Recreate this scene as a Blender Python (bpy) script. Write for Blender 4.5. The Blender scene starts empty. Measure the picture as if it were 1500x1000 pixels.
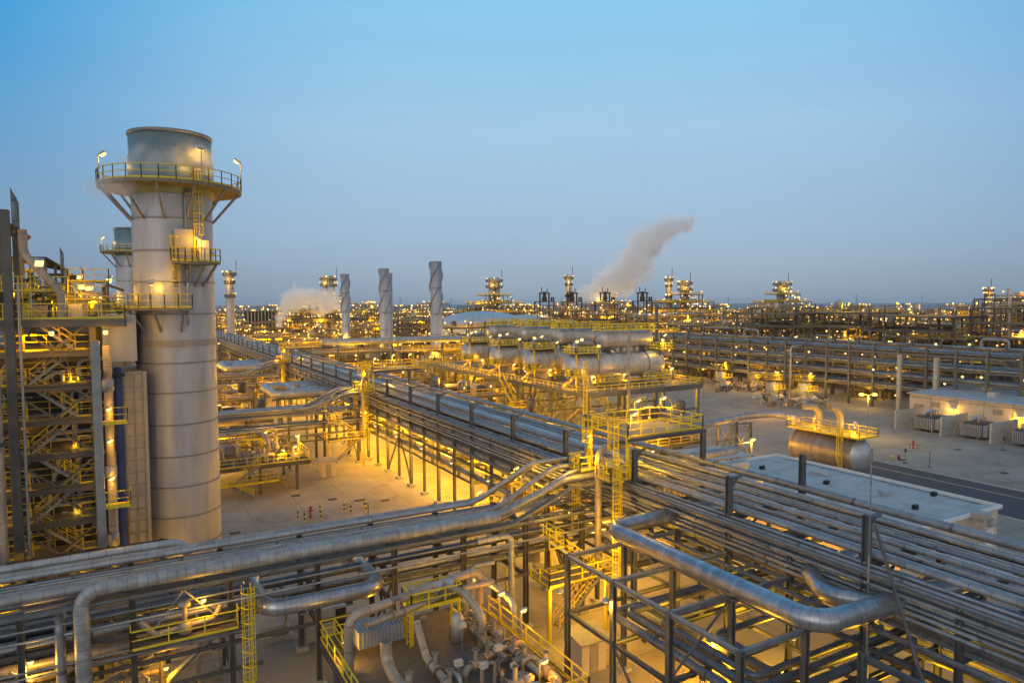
import bpy, math, random
from mathutils import Vector, Quaternion
rnd = random.Random(7)
scene = bpy.context.scene
R = math.radians

# ---------------------------------------------------------------- camera
cam = bpy.data.cameras.new("camera")
cam.lens = 24.0; cam.sensor_width = 36.0; cam.clip_start = 0.5; cam.clip_end = 40000
camo = bpy.data.objects.new("camera", cam); scene.collection.objects.link(camo)
camo.location = (0, 0, 25)
th, pt, rl = R(29.64), R(3.2), R(0.23)
Fh = Vector((math.sin(th), math.cos(th), 0)); R0 = Vector((math.cos(th), -math.sin(th), 0)); ZU = Vector((0, 0, 1))
Fw = Fh * math.cos(pt) - ZU * math.sin(pt); U0 = R0.cross(Fw)
Rr = R0 * math.cos(rl) - U0 * math.sin(rl); Uu = U0 * math.cos(rl) + R0 * math.sin(rl)
from mathutils import Matrix
camo.rotation_euler = Matrix((Rr, Uu, -Fw)).transposed().to_euler()
scene.camera = camo

# ---------------------------------------------------------------- sky, dusk light, exposure
SUN_EL, SUN_AZ = R(24), R(-125)          # afterglow from behind the camera, over its left shoulder
scene.view_settings.view_transform = 'Standard'; scene.view_settings.look = 'None'
scene.view_settings.exposure = 0.0; scene.view_settings.gamma = 1.0
w = bpy.data.worlds.new("World"); scene.world = w; w.use_nodes = True
nt = w.node_tree; N = nt.nodes; L = nt.links; N.clear()
out = N.new('ShaderNodeOutputWorld')
tc = N.new('ShaderNodeTexCoord')
sep = N.new('ShaderNodeSeparateXYZ'); L.new(tc.outputs['Generated'], sep.inputs[0])
ramp = N.new('ShaderNodeValToRGB'); cr = ramp.color_ramp
def stops(cr, lst):
    while len(cr.elements) > 1: cr.elements.remove(cr.elements[-1])
    for i, (p, c) in enumerate(lst):
        e = cr.elements[0] if i == 0 else cr.elements.new(p)
        e.position = p; e.color = (*c, 1)
stops(cr, [(0.0, (.24, .33, .445)), (0.03, (.27, .375, .51)), (0.10, (.335, .475, .64)), (0.24, (.36, .585, .79)), (0.40, (.255, .61, .87)), (0.55, (.13, .52, .82)), (0.8, (.22, .46, .70))])
L.new(sep.outputs[2], ramp.inputs[0])
# the sky is deeper blue away from the afterglow's opposite point
vd = N.new('ShaderNodeVectorMath'); vd.operation = 'DOT_PRODUCT'
bd = (math.sin(th + R(4)) * .97, math.cos(th + R(4)) * .97, .24); vd.inputs[1].default_value = bd
L.new(tc.outputs['Generated'], vd.inputs[0])
mr = N.new('ShaderNodeMapRange'); mr.interpolation_type = 'SMOOTHSTEP'
mr.inputs['From Min'].default_value = .70; mr.inputs['From Max'].default_value = 1.0
L.new(vd.outputs['Value'], mr.inputs['Value'])
dr = N.new('ShaderNodeVectorMath'); dr.operation = 'DOT_PRODUCT'; dr.inputs[1].default_value = tuple(R0)
L.new(tc.outputs['Generated'], dr.inputs[0])
mr2 = N.new('ShaderNodeMapRange'); mr2.inputs['From Min'].default_value = -.5; mr2.inputs['From Max'].default_value = .5
L.new(dr.outputs['Value'], mr2.inputs['Value'])
side = N.new('ShaderNodeMixRGB'); side.inputs[1].default_value = (.0, .50, .81, 1); side.inputs[2].default_value = (.27, .56, .80, 1)
L.new(mr2.outputs[0], side.inputs[0])
fl = N.new('ShaderNodeMixRGB'); fl.inputs[2].default_value = (1, 1, 1, 1)
mre = N.new('ShaderNodeMapRange'); mre.inputs['From Min'].default_value = .02; mre.inputs['From Max'].default_value = .36; mre.interpolation_type = 'SMOOTHSTEP'; L.new(sep.outputs[2], mre.inputs['Value'])
low = N.new('ShaderNodeMixRGB'); low.inputs[1].default_value = (.60, .66, .74, 1); L.new(mre.outputs[0], low.inputs[0]); L.new(side.outputs[0], low.inputs[2])
L.new(mr.outputs[0], fl.inputs[0]); L.new(low.outputs[0], fl.inputs[1])
mul = N.new('ShaderNodeMixRGB'); mul.blend_type = 'MULTIPLY'; mul.inputs[0].default_value = 1
L.new(ramp.outputs[0], mul.inputs[1]); L.new(fl.outputs[0], mul.inputs[2])
bk = N.new('ShaderNodeVectorMath'); bk.operation = 'DOT_PRODUCT'; bk.inputs[1].default_value = tuple(Fh)
L.new(tc.outputs['Generated'], bk.inputs[0])
mr3 = N.new('ShaderNodeMapRange'); mr3.inputs['From Min'].default_value = .45; mr3.inputs['From Max'].default_value = -.55
L.new(bk.outputs['Value'], mr3.inputs['Value'])
wg = N.new('ShaderNodeMapRange'); wg.interpolation_type = 'SMOOTHSTEP'; wg.inputs['From Min'].default_value = .0; wg.inputs['From Max'].default_value = .38; L.new(sep.outputs[2], wg.inputs['Value'])
wc = N.new('ShaderNodeMixRGB'); wc.inputs[1].default_value = (1.15, 1.2, 1.3, 1); wc.inputs[2].default_value = (.36, .38, .42, 1); L.new(wg.outputs[0], wc.inputs[0])
west = N.new('ShaderNodeMixRGB'); L.new(wc.outputs[0], west.inputs[2])
L.new(mr3.outputs[0], west.inputs[0]); L.new(mul.outputs[0], west.inputs[1])
sky = N.new('ShaderNodeTexSky'); sky.sky_type = 'NISHITA'; sky.sun_disc = False
sky.sun_elevation = SUN_EL; sky.sun_rotation = SUN_AZ
bg1 = N.new('ShaderNodeBackground'); bg1.inputs[1].default_value = .012; L.new(sky.outputs[0], bg1.inputs[0])
# thin uneven dust veils
cmp_ = N.new('ShaderNodeMapping'); cmp_.inputs['Scale'].default_value = (1.6, 1.6, 9); cmp_.inputs['Rotation'].default_value = (.06, -.05, 0); L.new(tc.outputs['Generated'], cmp_.inputs[0])
cnz = N.new('ShaderNodeTexNoise'); cnz.inputs['Scale'].default_value = 1.7; cnz.inputs['Detail'].default_value = 6; cnz.inputs['Roughness'].default_value = .55; cnz.inputs['Distortion'].default_value = .5; L.new(cmp_.outputs[0], cnz.inputs['Vector'])
crm = N.new('ShaderNodeValToRGB'); stops(crm.color_ramp, [(.35, (.97, .97, .985)), (.55, (1, 1, 1)), (.72, (1.0, .99, .985))]); L.new(cnz.outputs[0], crm.inputs[0])
veil = N.new('ShaderNodeMixRGB'); veil.blend_type = 'MULTIPLY'; veil.inputs[0].default_value = 1; L.new(west.outputs[0], veil.inputs[1]); L.new(crm.outputs[0], veil.inputs[2])
bg2 = N.new('ShaderNodeBackground'); bg2.inputs[1].default_value = .93; L.new(veil.outputs[0], bg2.inputs[0])
ad = N.new('ShaderNodeAddShader'); L.new(bg1.outputs[0], ad.inputs[0]); L.new(bg2.outputs[0], ad.inputs[1])
L.new(ad.outputs[0], out.inputs[0])
sl = bpy.data.lights.new("sun", 'SUN'); sl.energy = 0.4; sl.angle = R(40); sl.color = (1, .97, .94)
so = bpy.data.objects.new("sun", sl); scene.collection.objects.link(so)
sd = Vector((math.sin(SUN_AZ) * math.cos(SUN_EL), math.cos(SUN_AZ) * math.cos(SUN_EL), math.sin(SUN_EL)))
so.rotation_euler = (-sd).to_track_quat('-Z', 'Y').to_euler()
scene.cycles.max_bounces = 5; scene.cycles.diffuse_bounces = 2; scene.cycles.glossy_bounces = 3
scene.cycles.volume_bounces = 6; scene.cycles.transparent_max_bounces = 12; scene.cycles.caustics_reflective = False
scene.cycles.sample_clamp_indirect = 3.0; scene.cycles.use_light_tree = True

# ---------------------------------------------------------------- materials
MAT = {}
def mat(name, col, rough=.5, metal=0.0, var=.18, scale=1.5, seam=0, bump=0.0, streak=0.0, dirt=None):
    m = bpy.data.materials.new(name); m.use_nodes = True
    t = m.node_tree; b = t.nodes['Principled BSDF']; n = t.nodes; l = t.links
    b.inputs['Metallic'].default_value = metal; b.inputs['Roughness'].default_value = rough
    g = n.new('ShaderNodeNewGeometry'); mp = n.new('ShaderNodeMapping'); l.new(g.outputs['Position'], mp.inputs[0])
    if streak: mp.inputs['Scale'].default_value = (1, 1, streak)
    nz = n.new('ShaderNodeTexNoise'); nz.inputs['Scale'].default_value = scale; nz.inputs['Detail'].default_value = 5; nz.inputs['Roughness'].default_value = .65
    l.new(mp.outputs[0], nz.inputs['Vector'])
    r = n.new('ShaderNodeValToRGB'); lo, hi = 1 - var, 1 + var
    d = dirt or tuple(c * lo for c in col)
    stops(r.color_ramp, [(.3, d), (.52, col), (.75, tuple(min(1, c * hi) for c in col))])
    l.new(nz.outputs[0], r.inputs[0]); last = r.outputs[0]
    if seam:
        a = n.new('ShaderNodeAttribute'); a.attribute_name = 'along'
        dv = n.new('ShaderNodeMath'); dv.operation = 'DIVIDE'; dv.inputs[1].default_value = seam; l.new(a.outputs['Fac'], dv.inputs[0])
        fr = n.new('ShaderNodeMath'); fr.operation = 'FRACT'; l.new(dv.outputs[0], fr.inputs[0])
        ls = n.new('ShaderNodeMath'); ls.operation = 'LESS_THAN'; ls.inputs[1].default_value = .06 if seam < .8 else .035; l.new(fr.outputs[0], ls.inputs[0])
        fl_ = n.new('ShaderNodeMath'); fl_.operation = 'FLOOR'; l.new(dv.outputs[0], fl_.inputs[0])
        wn = n.new('ShaderNodeTexWhiteNoise'); wn.noise_dimensions = '1D'; l.new(fl_.outputs[0], wn.inputs['W'])
        mx0 = n.new('ShaderNodeMixRGB'); mx0.blend_type = 'MULTIPLY'; mx0.inputs[0].default_value = .22
        l.new(last, mx0.inputs[1]); l.new(wn.outputs['Value'], mx0.inputs[2])
        mx = n.new('ShaderNodeMixRGB'); mx.blend_type = 'MULTIPLY'; mx.inputs[2].default_value = (.52, .52, .52, 1)
        l.new(ls.outputs[0], mx.inputs[0]); l.new(mx0.outputs[0], mx.inputs[1]); last = mx.outputs[0]
    l.new(last, b.inputs['Base Color'])
    if bump:
        bp = n.new('ShaderNodeBump'); bp.inputs['Strength'].default_value = bump; bp.inputs['Distance'].default_value = .05
        l.new(nz.outputs[0], bp.inputs['Height']); l.new(bp.outputs[0], b.inputs['Normal'])
    rr = n.new('ShaderNodeMapRange'); rr.inputs['To Min'].default_value = max(.05, rough - .12); rr.inputs['To Max'].default_value = min(1, rough + .12)
    l.new(nz.outputs[0], rr.inputs['Value']); l.new(rr.outputs[0], b.inputs['Roughness'])
    MAT[name] = m; return m
def emit(name, col, s):
    m = bpy.data.materials.new(name); m.use_nodes = True; t = m.node_tree; t.nodes.clear()
    e = t.nodes.new('ShaderNodeEmission'); e.inputs[0].default_value = (*col, 1); e.inputs[1].default_value = s
    o = t.nodes.new('ShaderNodeOutputMaterial'); t.links.new(e.outputs[0], o.inputs[0])
    m.cycles.emission_sampling = 'NONE'; MAT[name] = m; return m
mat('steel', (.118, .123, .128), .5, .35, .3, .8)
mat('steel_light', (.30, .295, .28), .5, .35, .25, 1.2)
mat('steel_brown', (.13, .113, .09), .6, .2, .3, .7)
mat('clad', (.50, .49, .47), .40, .35, .22, 1.1, seam=1.0, bump=.05)
mat('clad_fine', (.47, .47, .475), .36, .75, .25, 1.5, seam=.34, bump=.08)
mat('clad_dull', (.40, .385, .36), .5, .45, .25, 1.0, seam=1.0)
mat('bare_pipe', (.36, .355, .345), .45, .45, .3, 1.2, seam=6.0)
mat('dark_pipe', (.19, .205, .225), .42, .55, .3, 1.0, seam=2.0)
mat('tan_pipe', (.46, .36, .25), .5, .25, .25, 1.0, seam=1.5)
mat('tray', (.40, .395, .375), .5, .35, .3, 2.0, seam=.5)
mat('yellow', (.78, .57, .018), .5, 0, .2, 2.0)
mat('grating', (.23, .195, .12), .7, .2, .3, 6.0)
mat('stack_steel', (.425, .43, .445), .46, .35, .18, .7, streak=.16, bump=.08, dirt=(.33, .32, .31))
mat('stack_top', (.20, .27, .28), .5, .3, .15, .8)
mat('ring', (.25, .245, .24), .55, .3, .2, 1.5)
mat('panel', (.37, .33, .28), .55, .3, .2, .9)
mat('dark', (.030, .028, .026), .7, .1, .3, 1.0)
mat('dark_brown', (.055, .042, .03), .7, .1, .35, .9)
mat('blue', (.012, .04, .17), .5, .0, .2, 1.0)
mat('ground', (.34, .297, .24), .85, 0, .2, .12, bump=.1, dirt=(.24, .205, .16))
def paving():
    m = MAT['ground']; t = m.node_tree; n = t.nodes; l = t.links; b = n['Principled BSDF']; src = b.inputs['Base Color'].links[0].from_socket
    g = n.new('ShaderNodeNewGeometry'); sp = n.new('ShaderNodeSeparateXYZ'); l.new(g.outputs['Position'], sp.inputs[0]); fac = None
    for ax, step in ((0, 6.1), (1, 7.3)):
        d = n.new('ShaderNodeMath'); d.operation = 'DIVIDE'; d.inputs[1].default_value = step; l.new(sp.outputs[ax], d.inputs[0])
        f = n.new('ShaderNodeMath'); f.operation = 'FRACT'; l.new(d.outputs[0], f.inputs[0])
        k = n.new('ShaderNodeMath'); k.operation = 'LESS_THAN'; k.inputs[1].default_value = .02; l.new(f.outputs[0], k.inputs[0])
        if fac is None: fac = k.outputs[0]
        else: mx = n.new('ShaderNodeMath'); mx.operation = 'MAXIMUM'; l.new(fac, mx.inputs[0]); l.new(k.outputs[0], mx.inputs[1]); fac = mx.outputs[0]
    j = n.new('ShaderNodeMixRGB'); j.inputs[2].default_value = (.22, .185, .14, 1); sc = n.new('ShaderNodeMath'); sc.operation = 'MULTIPLY'; sc.inputs[1].default_value = .85
    l.new(fac, sc.inputs[0]); l.new(sc.outputs[0], j.inputs[0]); l.new(src, j.inputs[1])
    nz = n.new('ShaderNodeTexNoise'); nz.inputs['Scale'].default_value = .33; nz.inputs['Detail'].default_value = 8; nz.inputs['Roughness'].default_value = .7; l.new(g.outputs['Position'], nz.inputs['Vector'])
    mr_ = n.new('ShaderNodeMapRange'); mr_.inputs['From Min'].default_value = .54; mr_.inputs['From Max'].default_value = .70; mr_.inputs['To Max'].default_value = .7; l.new(nz.outputs[0], mr_.inputs['Value'])
    s2 = n.new('ShaderNodeMixRGB'); s2.inputs[2].default_value = (.16, .135, .105, 1); l.new(mr_.outputs[0], s2.inputs[0]); l.new(j.outputs[0], s2.inputs[1]); l.new(s2.outputs[0], b.inputs['Base Color'])
paving()
mat('desert', (.30, .28, .25), .9, 0, .2, .004)
mat('asphalt', (.075, .075, .078), .85, 0, .2, .8)
mat('kerb', (.45, .43, .38), .8, 0, .2, 2.0)
mat('unlit_ground', (.105, .088, .068), .95, 0, .3, .25)  # darkness of the unlit ground beyond the paving, put into its colour
mat('line', (.62, .45, .2), .7, 0, .2, 3.0)
mat('roof_white', (.47, .47, .45), .75, 0, .14, .5, dirt=(.34, .34, .325))
mat('cream', (.60, .50, .38), .75, 0, .1, .8)
mat('vessel', (.57, .53, .47), .42, .3, .18, .7, seam=2.4, bump=.04, dirt=(.42, .37, .31))
mat('vessel_brown', (.30, .26, .225), .42, .3, .22, .7, seam=2.4, bump=.04, dirt=(.21, .175, .14))
mat('vessel_end', (.48, .47, .45), .4, .5, .15, .7)
mat('dome', (.47, .52, .54), .55, .1, .12, .25)
mat('concrete', (.42, .39, .34), .85, 0, .2, 1.2)
mat('skid_deck', (.16, .13, .10), .7, .2, .3, 1.5)
mat('red', (.42, .05, .04), .5, 0, .2, 3.0)
mat('grey_box', (.42, .43, .44), .5, .1, .2, 1.5)
mat('black', (.02, .02, .02), .5, .2, .2, 3.0)
mat('white_paint', (.75, .73, .68), .5, 0, .1, 3.0)
mat('far_steel', (.115, .105, .095), .7, .2, .35, .4)
mat('far_pale', (.40, .37, .33), .5, .4, .3, .4)
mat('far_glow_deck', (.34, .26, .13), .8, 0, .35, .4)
mat('yellow_far', (.50, .33, .03), .6, 0, .25, 1.0)
emit('lens', (1, .66, .20), 2.6)
emit('lens_pale', (1, .74, .34), 2.2)
emit('lens_far', (1, .60, .13), 2.3)
emit('lens_strong', (1, .60, .10), 4.5)

# ---------------------------------------------------------------- mesh builder
class M:
    def __init__(s): s.v = []; s.f = []; s.m = []; s.sm = []; s.a = []; s.cur = 0; s.mats = []
    def use(s, name):
        if name not in s.mats: s.mats.append(name)
        s.cur = s.mats.index(name); return s
    def add(s, vs, fs, smooth=False, al=None):
        o = len(s.v); s.v += [tuple(p) for p in vs]; s.a += al if al else [0.0] * len(vs)
        for f in fs: s.f.append(tuple(i + o for i in f)); s.m.append(s.cur); s.sm.append(smooth)
    def box(s, x0, x1, y0, y1, z0, z1):
        s.add([(x0, y0, z0), (x1, y0, z0), (x1, y1, z0), (x0, y1, z0), (x0, y0, z1), (x1, y0, z1), (x1, y1, z1), (x0, y1, z1)],
              [(3, 2, 1, 0), (4, 5, 6, 7), (0, 1, 5, 4), (1, 2, 6, 5), (2, 3, 7, 6), (3, 0, 4, 7)]); return s
    def bar(s, p, q, w, h=None):
        h = h or w; p = Vector(p); q = Vector(q); d = (q - p)
        if d.length < 1e-6: return s
        d.normalize(); up = ZU if abs(d.z) < .95 else Vector((0, 1, 0))
        a = d.cross(up).normalized(); b = a.cross(d).normalized(); a *= w / 2; b *= h / 2
        vs = [p - a - b, p + a - b, p + a + b, p - a + b, q - a - b, q + a - b, q + a + b, q - a + b]
        s.add(vs, [(0, 1, 2, 3), (7, 6, 5, 4), (4, 5, 1, 0), (5, 6, 2, 1), (6, 7, 3, 2), (7, 4, 0, 3)]); return s
    def hcol(s, x, y, z0, z1, w=.32, t=.035, ax='x'):
        if ax == 'x':
            s.box(x - w / 2, x + w / 2, y - w / 2, y - w / 2 + t, z0, z1); s.box(x - w / 2, x + w / 2, y + w / 2 - t, y + w / 2, z0, z1)
            s.box(x - t / 2, x + t / 2, y - w / 2 + t, y + w / 2 - t, z0, z1)
        else:
            s.box(x - w / 2, x - w / 2 + t, y - w / 2, y + w / 2, z0, z1); s.box(x + w / 2 - t, x + w / 2, y - w / 2, y + w / 2, z0, z1)
            s.box(x - w / 2 + t, x + w / 2 - t, y - t / 2, y + t / 2, z0, z1)
        return s
    def ibeam(s, p, q, w=.22, h=.34, t=.035):
        p = Vector(p); q = Vector(q); d = (q - p).normalized(); up = ZU if abs(d.z) < .95 else Vector((1, 0, 0))
        a = d.cross(up).normalized(); b = a.cross(d).normalized(); k = b * (h / 2 - t / 2)
        s.bar(p + k, q + k, w, t); s.bar(p - k, q - k, w, t); s.bar(p, q, t, h - 2 * t); return s
    def tube(s, pts, r, seg=12, bend=None, caps=True, nb=7):
        P = [Vector(p) for p in pts]; P = [P[0]] + [b for a, b in zip(P, P[1:]) if (b - a).length > 1e-4]; path = [P[0]]
        for i in range(1, len(P) - 1):
            d1 = (P[i] - P[i - 1]); d2 = (P[i + 1] - P[i]); l1, l2 = d1.length, d2.length; d1.normalize(); d2.normalize()
            ang = d1.angle(d2)
            if ang < .02: path.append(P[i]); continue
            Rb = (bend or r * 3.0); T = Rb * math.tan(ang / 2); mx = min(l1, l2) * .49
            if T > mx: Rb *= mx / T; T = mx
            A = P[i] - d1 * T; n = (d2 - d1 * d1.dot(d2)).normalized()
            k = max(2, int(nb * ang / 1.5))
            for j in range(k + 1):
                ph = ang * j / k; path.append(A + d1 * (Rb * math.sin(ph)) + n * (Rb * (1 - math.cos(ph))))
        path.append(P[-1])
        tg = []
        for i in range(len(path)):
            a = path[max(0, i - 1)]; b = path[min(len(path) - 1, i + 1)]; tg.append((b - a).normalized())
        u = tg[0].cross(ZU if abs(tg[0].z) < .9 else Vector((1, 0, 0))).normalized()
        vs = []; al = []; L_ = rnd.random() * 3
        for i, p in enumerate(path):
            if i:
                L_ += (p - path[i - 1]).length; q = tg[i - 1].rotation_difference(tg[i]); u = (q @ u); u = (u - tg[i] * u.dot(tg[i])).normalized()
            w_ = tg[i].cross(u)
            for k in range(seg):
                an = 2 * math.pi * k / seg; vs.append(p + u * (r * math.cos(an)) + w_ * (r * math.sin(an))); al.append(L_)
        fs = []
        for i in range(len(path) - 1):
            for k in range(seg):
                k2 = (k + 1) % seg; fs.append((i * seg + k, i * seg + k2, (i + 1) * seg + k2, (i + 1) * seg + k))
        s.add(vs, fs, True, al)
        if caps:
            s.add(vs[:seg][::-1], [tuple(range(seg))]); s.add(vs[-seg:], [tuple(range(seg))])
        return s
    def cyl(s, p, q, r, seg=12, caps=True): return s.tube([p, q], r, seg, caps=caps)
    def lathe(s, c, prof, seg=32, axis='z', smooth=True, a0=0, a1=None):
        c = Vector(c); full = a1 is None; n = seg if full else seg + 1; rng = 2 * math.pi if full else a1 - a0; vs = []; al = []; L_ = 0
        for i, (r, z) in enumerate(prof):
            if i: L_ += math.hypot(r - prof[i - 1][0], z - prof[i - 1][1])
            for k in range(n):
                an = a0 + rng * k / seg; ca, sa = math.cos(an) * r, math.sin(an) * r
                vs.append(c + (Vector((ca, sa, z)) if axis == 'z' else Vector((z, ca, sa)) if axis == 'x' else Vector((sa, z, ca)))); al.append(L_)
        fs = []
        for i in range(len(prof) - 1):
            for k in range(seg):
                k2 = (k + 1) % n; fs.append((i * n + k, i * n + k2, (i + 1) * n + k2, (i + 1) * n + k))
        s.add(vs, fs, smooth, al); return s
    def rail(s, pts, closed=False, h=1.1, post=1.5, t=.055, kick=True):
        P = [Vector(p) for p in pts]
        if closed: P.append(P[0])
        for a, b in zip(P, P[1:]):
            d = b - a; ln = d.length
            if ln < .05: continue
            hz = Vector((0, 0, h))
            s.bar(a + hz, b + hz, t); s.bar(a + hz * .53, b + hz * .53, t * .8)
            if kick: s.bar(a + ZU * .07, b + ZU * .07, .02, .14)
            k = max(1, round(ln / post))
            for j in range(k + 1): p = a + d * (j / k); s.bar(p, p + hz, t)
        return s
    def ladder(s, x, y, z0, z1, face=(0, -1), cage=True, wd=.5, t=.05):
        f = Vector((face[0], face[1], 0)).normalized(); sd_ = Vector((-f.y, f.x, 0)); c = Vector((x, y, 0))
        for k in (-1, 1): s.bar(c + sd_ * (k * wd / 2) + ZU * z0, c + sd_ * (k * wd / 2) + ZU * (z1 + 1.1), t)
        n = int((z1 - z0) / .32)
        for i in range(n): z = z0 + .3 + i * .32; s.bar(c - sd_ * wd / 2 + ZU * z, c + sd_ * wd / 2 + ZU * z, t * .7)
        if cage and z1 - z0 > 3:
            zz = z0 + 2.2; arc = []
            for j in range(7):
                an = math.pi * j / 6; arc.append(sd_ * (.38 * math.cos(an)) + f * (.08 + .68 * math.sin(an)))
            for j in (1, 2, 3, 4, 5): s.bar(c + arc[j] + ZU * zz, c + arc[j] + ZU * (z1 + 1.1), .035, .035)
            while zz < z1 + 1.2:
                for a, b in zip(arc, arc[1:]): s.bar(c + a + ZU * zz, c + b + ZU * zz, .035, .07)
                zz += .9
        return s
    def stair(s, p, q, wd=.8, t=.05, axis=None):
        p = Vector(p); q = Vector(q); d = q - p; hz = Vector((d.x, d.y, 0)).normalized(); sd_ = Vector((-hz.y, hz.x, 0)) * (wd / 2)
        s.use('steel_light')
        for k in (-1, 1): s.bar(p + sd_ * k, q + sd_ * k, .06, .2)
        s.use('yellow')
        for k in (-1, 1):
            a, b = p + sd_ * k, q + sd_ * k
            for hh in (1.0, .55): s.bar(a + ZU * hh, b + ZU * hh, t)
            m_ = max(2, int(d.length / 1.3))
            for j in range(m_ + 1): c = a + (b - a) * (j / m_); s.bar(c, c + ZU * 1.0, t)
        n = max(3, int(abs(d.z) / .22)); s.use('grating')
        for j in range(n): c = p + d * ((j + .5) / n); s.bar(c - sd_, c + sd_, .26, .04)
        return s
    def make(s, name, mt=None):
        me = bpy.data.meshes.new(name); me.from_pydata(s.v, [], s.f)
        names = s.mats or [mt]
        for n_ in names: me.materials.append(MAT[n_])
        if s.mats: me.polygons.foreach_set('material_index', s.m)
        me.polygons.foreach_set('use_smooth', s.sm)
        at = me.attributes.new('along', 'FLOAT', 'POINT'); at.data.foreach_set('value', s.a)
        me.update(); return me

COL = scene.collection
def tag(o, label, cat, group=None):
    o['label'] = label; o['category'] = cat
    if group: o['group'] = group
    return o
def thing(name, label, cat, loc=(0, 0, 0), group=None):
    o = bpy.data.objects.new(name, None); COL.objects.link(o); o.location = loc; o.empty_display_size = .5
    return tag(o, label, cat, group)
def wl(o):
    v = Vector(o.location)
    while o.parent: o = o.parent; v += o.location
    return v
def part(name, m, mt, parent, label=None):
    o = bpy.data.objects.new(name, m.make(name, mt)); COL.objects.link(o); o.parent = parent
    if parent: o.location = -wl(parent)
    if label: o['label'] = label
    return o
def sub(name, m, mt, parent):
    o = bpy.data.objects.new(name, m.make(name, mt)); COL.objects.link(o); o.parent = parent
    o.location = -wl(parent); return o
def solo(name, m, mt, label, cat, group=None): return tag(part(name, m, mt, None), label, cat, group)
def struct(name, m, mt):
    o = part(name, m, mt, None); o['kind'] = 'structure'; return o
def dup(r, off, label=None, group=None):
    def cp(o, par):
        c = o.copy(); COL.objects.link(c)
        if par: c.parent = par
        for ch in list(o.children): cp(ch, c)
        return c
    kids = list(r.children); c = r.copy(); COL.objects.link(c)
    for ch in kids: cp(ch, c)
    c.location = Vector(r.location) + Vector(off)
    if label: c['label'] = label
    if group: c['group'] = group
    return c
ORD = ['first', 'second', 'third', 'fourth', 'fifth', 'sixth', 'seventh', 'eighth', 'ninth', 'tenth', 'eleventh', 'twelfth']
LP = .9
WARM = (1.0, .51, .008)
def light(x, y, z, P, parent=None, rad=.25, col=WARM, spot=None):
    l = bpy.data.lights.new('lamp_light', 'SPOT' if spot else 'POINT'); l.energy = P * LP; l.color = (col[0], col[1] * rnd.uniform(.82, 1.14), col[2] * rnd.choice((1, 1, 1, 6))) if col is WARM else col; l.shadow_soft_size = rad
    if spot: l.spot_size = R(spot); l.spot_blend = .6
    o = bpy.data.objects.new('lamp_light', l); COL.objects.link(o)
    o.location = (x, y, z)
    if parent: o.parent = parent; o.location = Vector((x, y, z)) - wl(parent)
    return o
# floodlight on a thin post: pole, tilted head with a glowing lens
def floodlight(x, y, z, h, label, P=0, face=(0, -1), group=None, size=.42, name='floodlight', pole='steel_light', lens='lens'):
    t = thing(name, label, 'floodlight', (x, y, z), group)
    f = Vector((face[0], face[1], 0)).normalized()
    m = M()
    if h > .3: m.cyl((x, y, z), (x, y, z + h), .045, 6)
    e = Vector((x, y, z + h)); m.bar(e, e + f * .25, .05); part('pole', m, pole, t)
    c = e + f * .35; dn = (f * .55 - ZU * .8).normalized(); m = M(); b = c - dn * size * .3
    m.bar(b, c, size * .85, size); hd = part('head', m, 'grey_box', t)
    m = M(); m.bar(c, c + dn * .05, size * .72, size * .86); m.bar(c + dn * .05, c + dn * .13, size * .5, size * .6); part('lens', m, lens, t)
    if P: q = c + dn * .45; light(q.x, q.y, q.z, P, t, .12)
    return t
# ================================================================ ground
m = M(); m.add([(-9000, -3000, -.02), (14000, -3000, -.02), (14000, 16000, -.02), (-9000, 16000, -.02)], [(0, 1, 2, 3)]); struct('desert', m, 'desert')
m = M(); m.add([(-300, -100, -.01), (1000, -100, -.01), (1000, 1000, -.01), (-300, 1000, -.01)], [(0, 1, 2, 3)]); struct('terrain', m, 'unlit_ground')
m = M(); m.add([(-80, -20, 0), (178, -20, 0), (178, 215, 0), (-80, 215, 0)], [(0, 1, 2, 3)]); struct('pavement', m, 'ground')
m = M(); m.add([(88.5, -15, .004), (102, -15, .004), (102, 67, .004), (88.5, 67, .004)], [(0, 1, 2, 3)]); struct('road', m, 'asphalt')
m = M(); m.add([(98.3, -15, .008), (98.55, -15, .008), (98.55, 67, .008), (98.3, 67, .008)], [(0, 1, 2, 3)]); struct('road_marking', m, 'line')
m = M(); m.box(102.05, 102.3, -15, 67, 0, .12); m.box(88.2, 88.45, -15, 56, 0, .12); struct('kerb', m, 'kerb')
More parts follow.
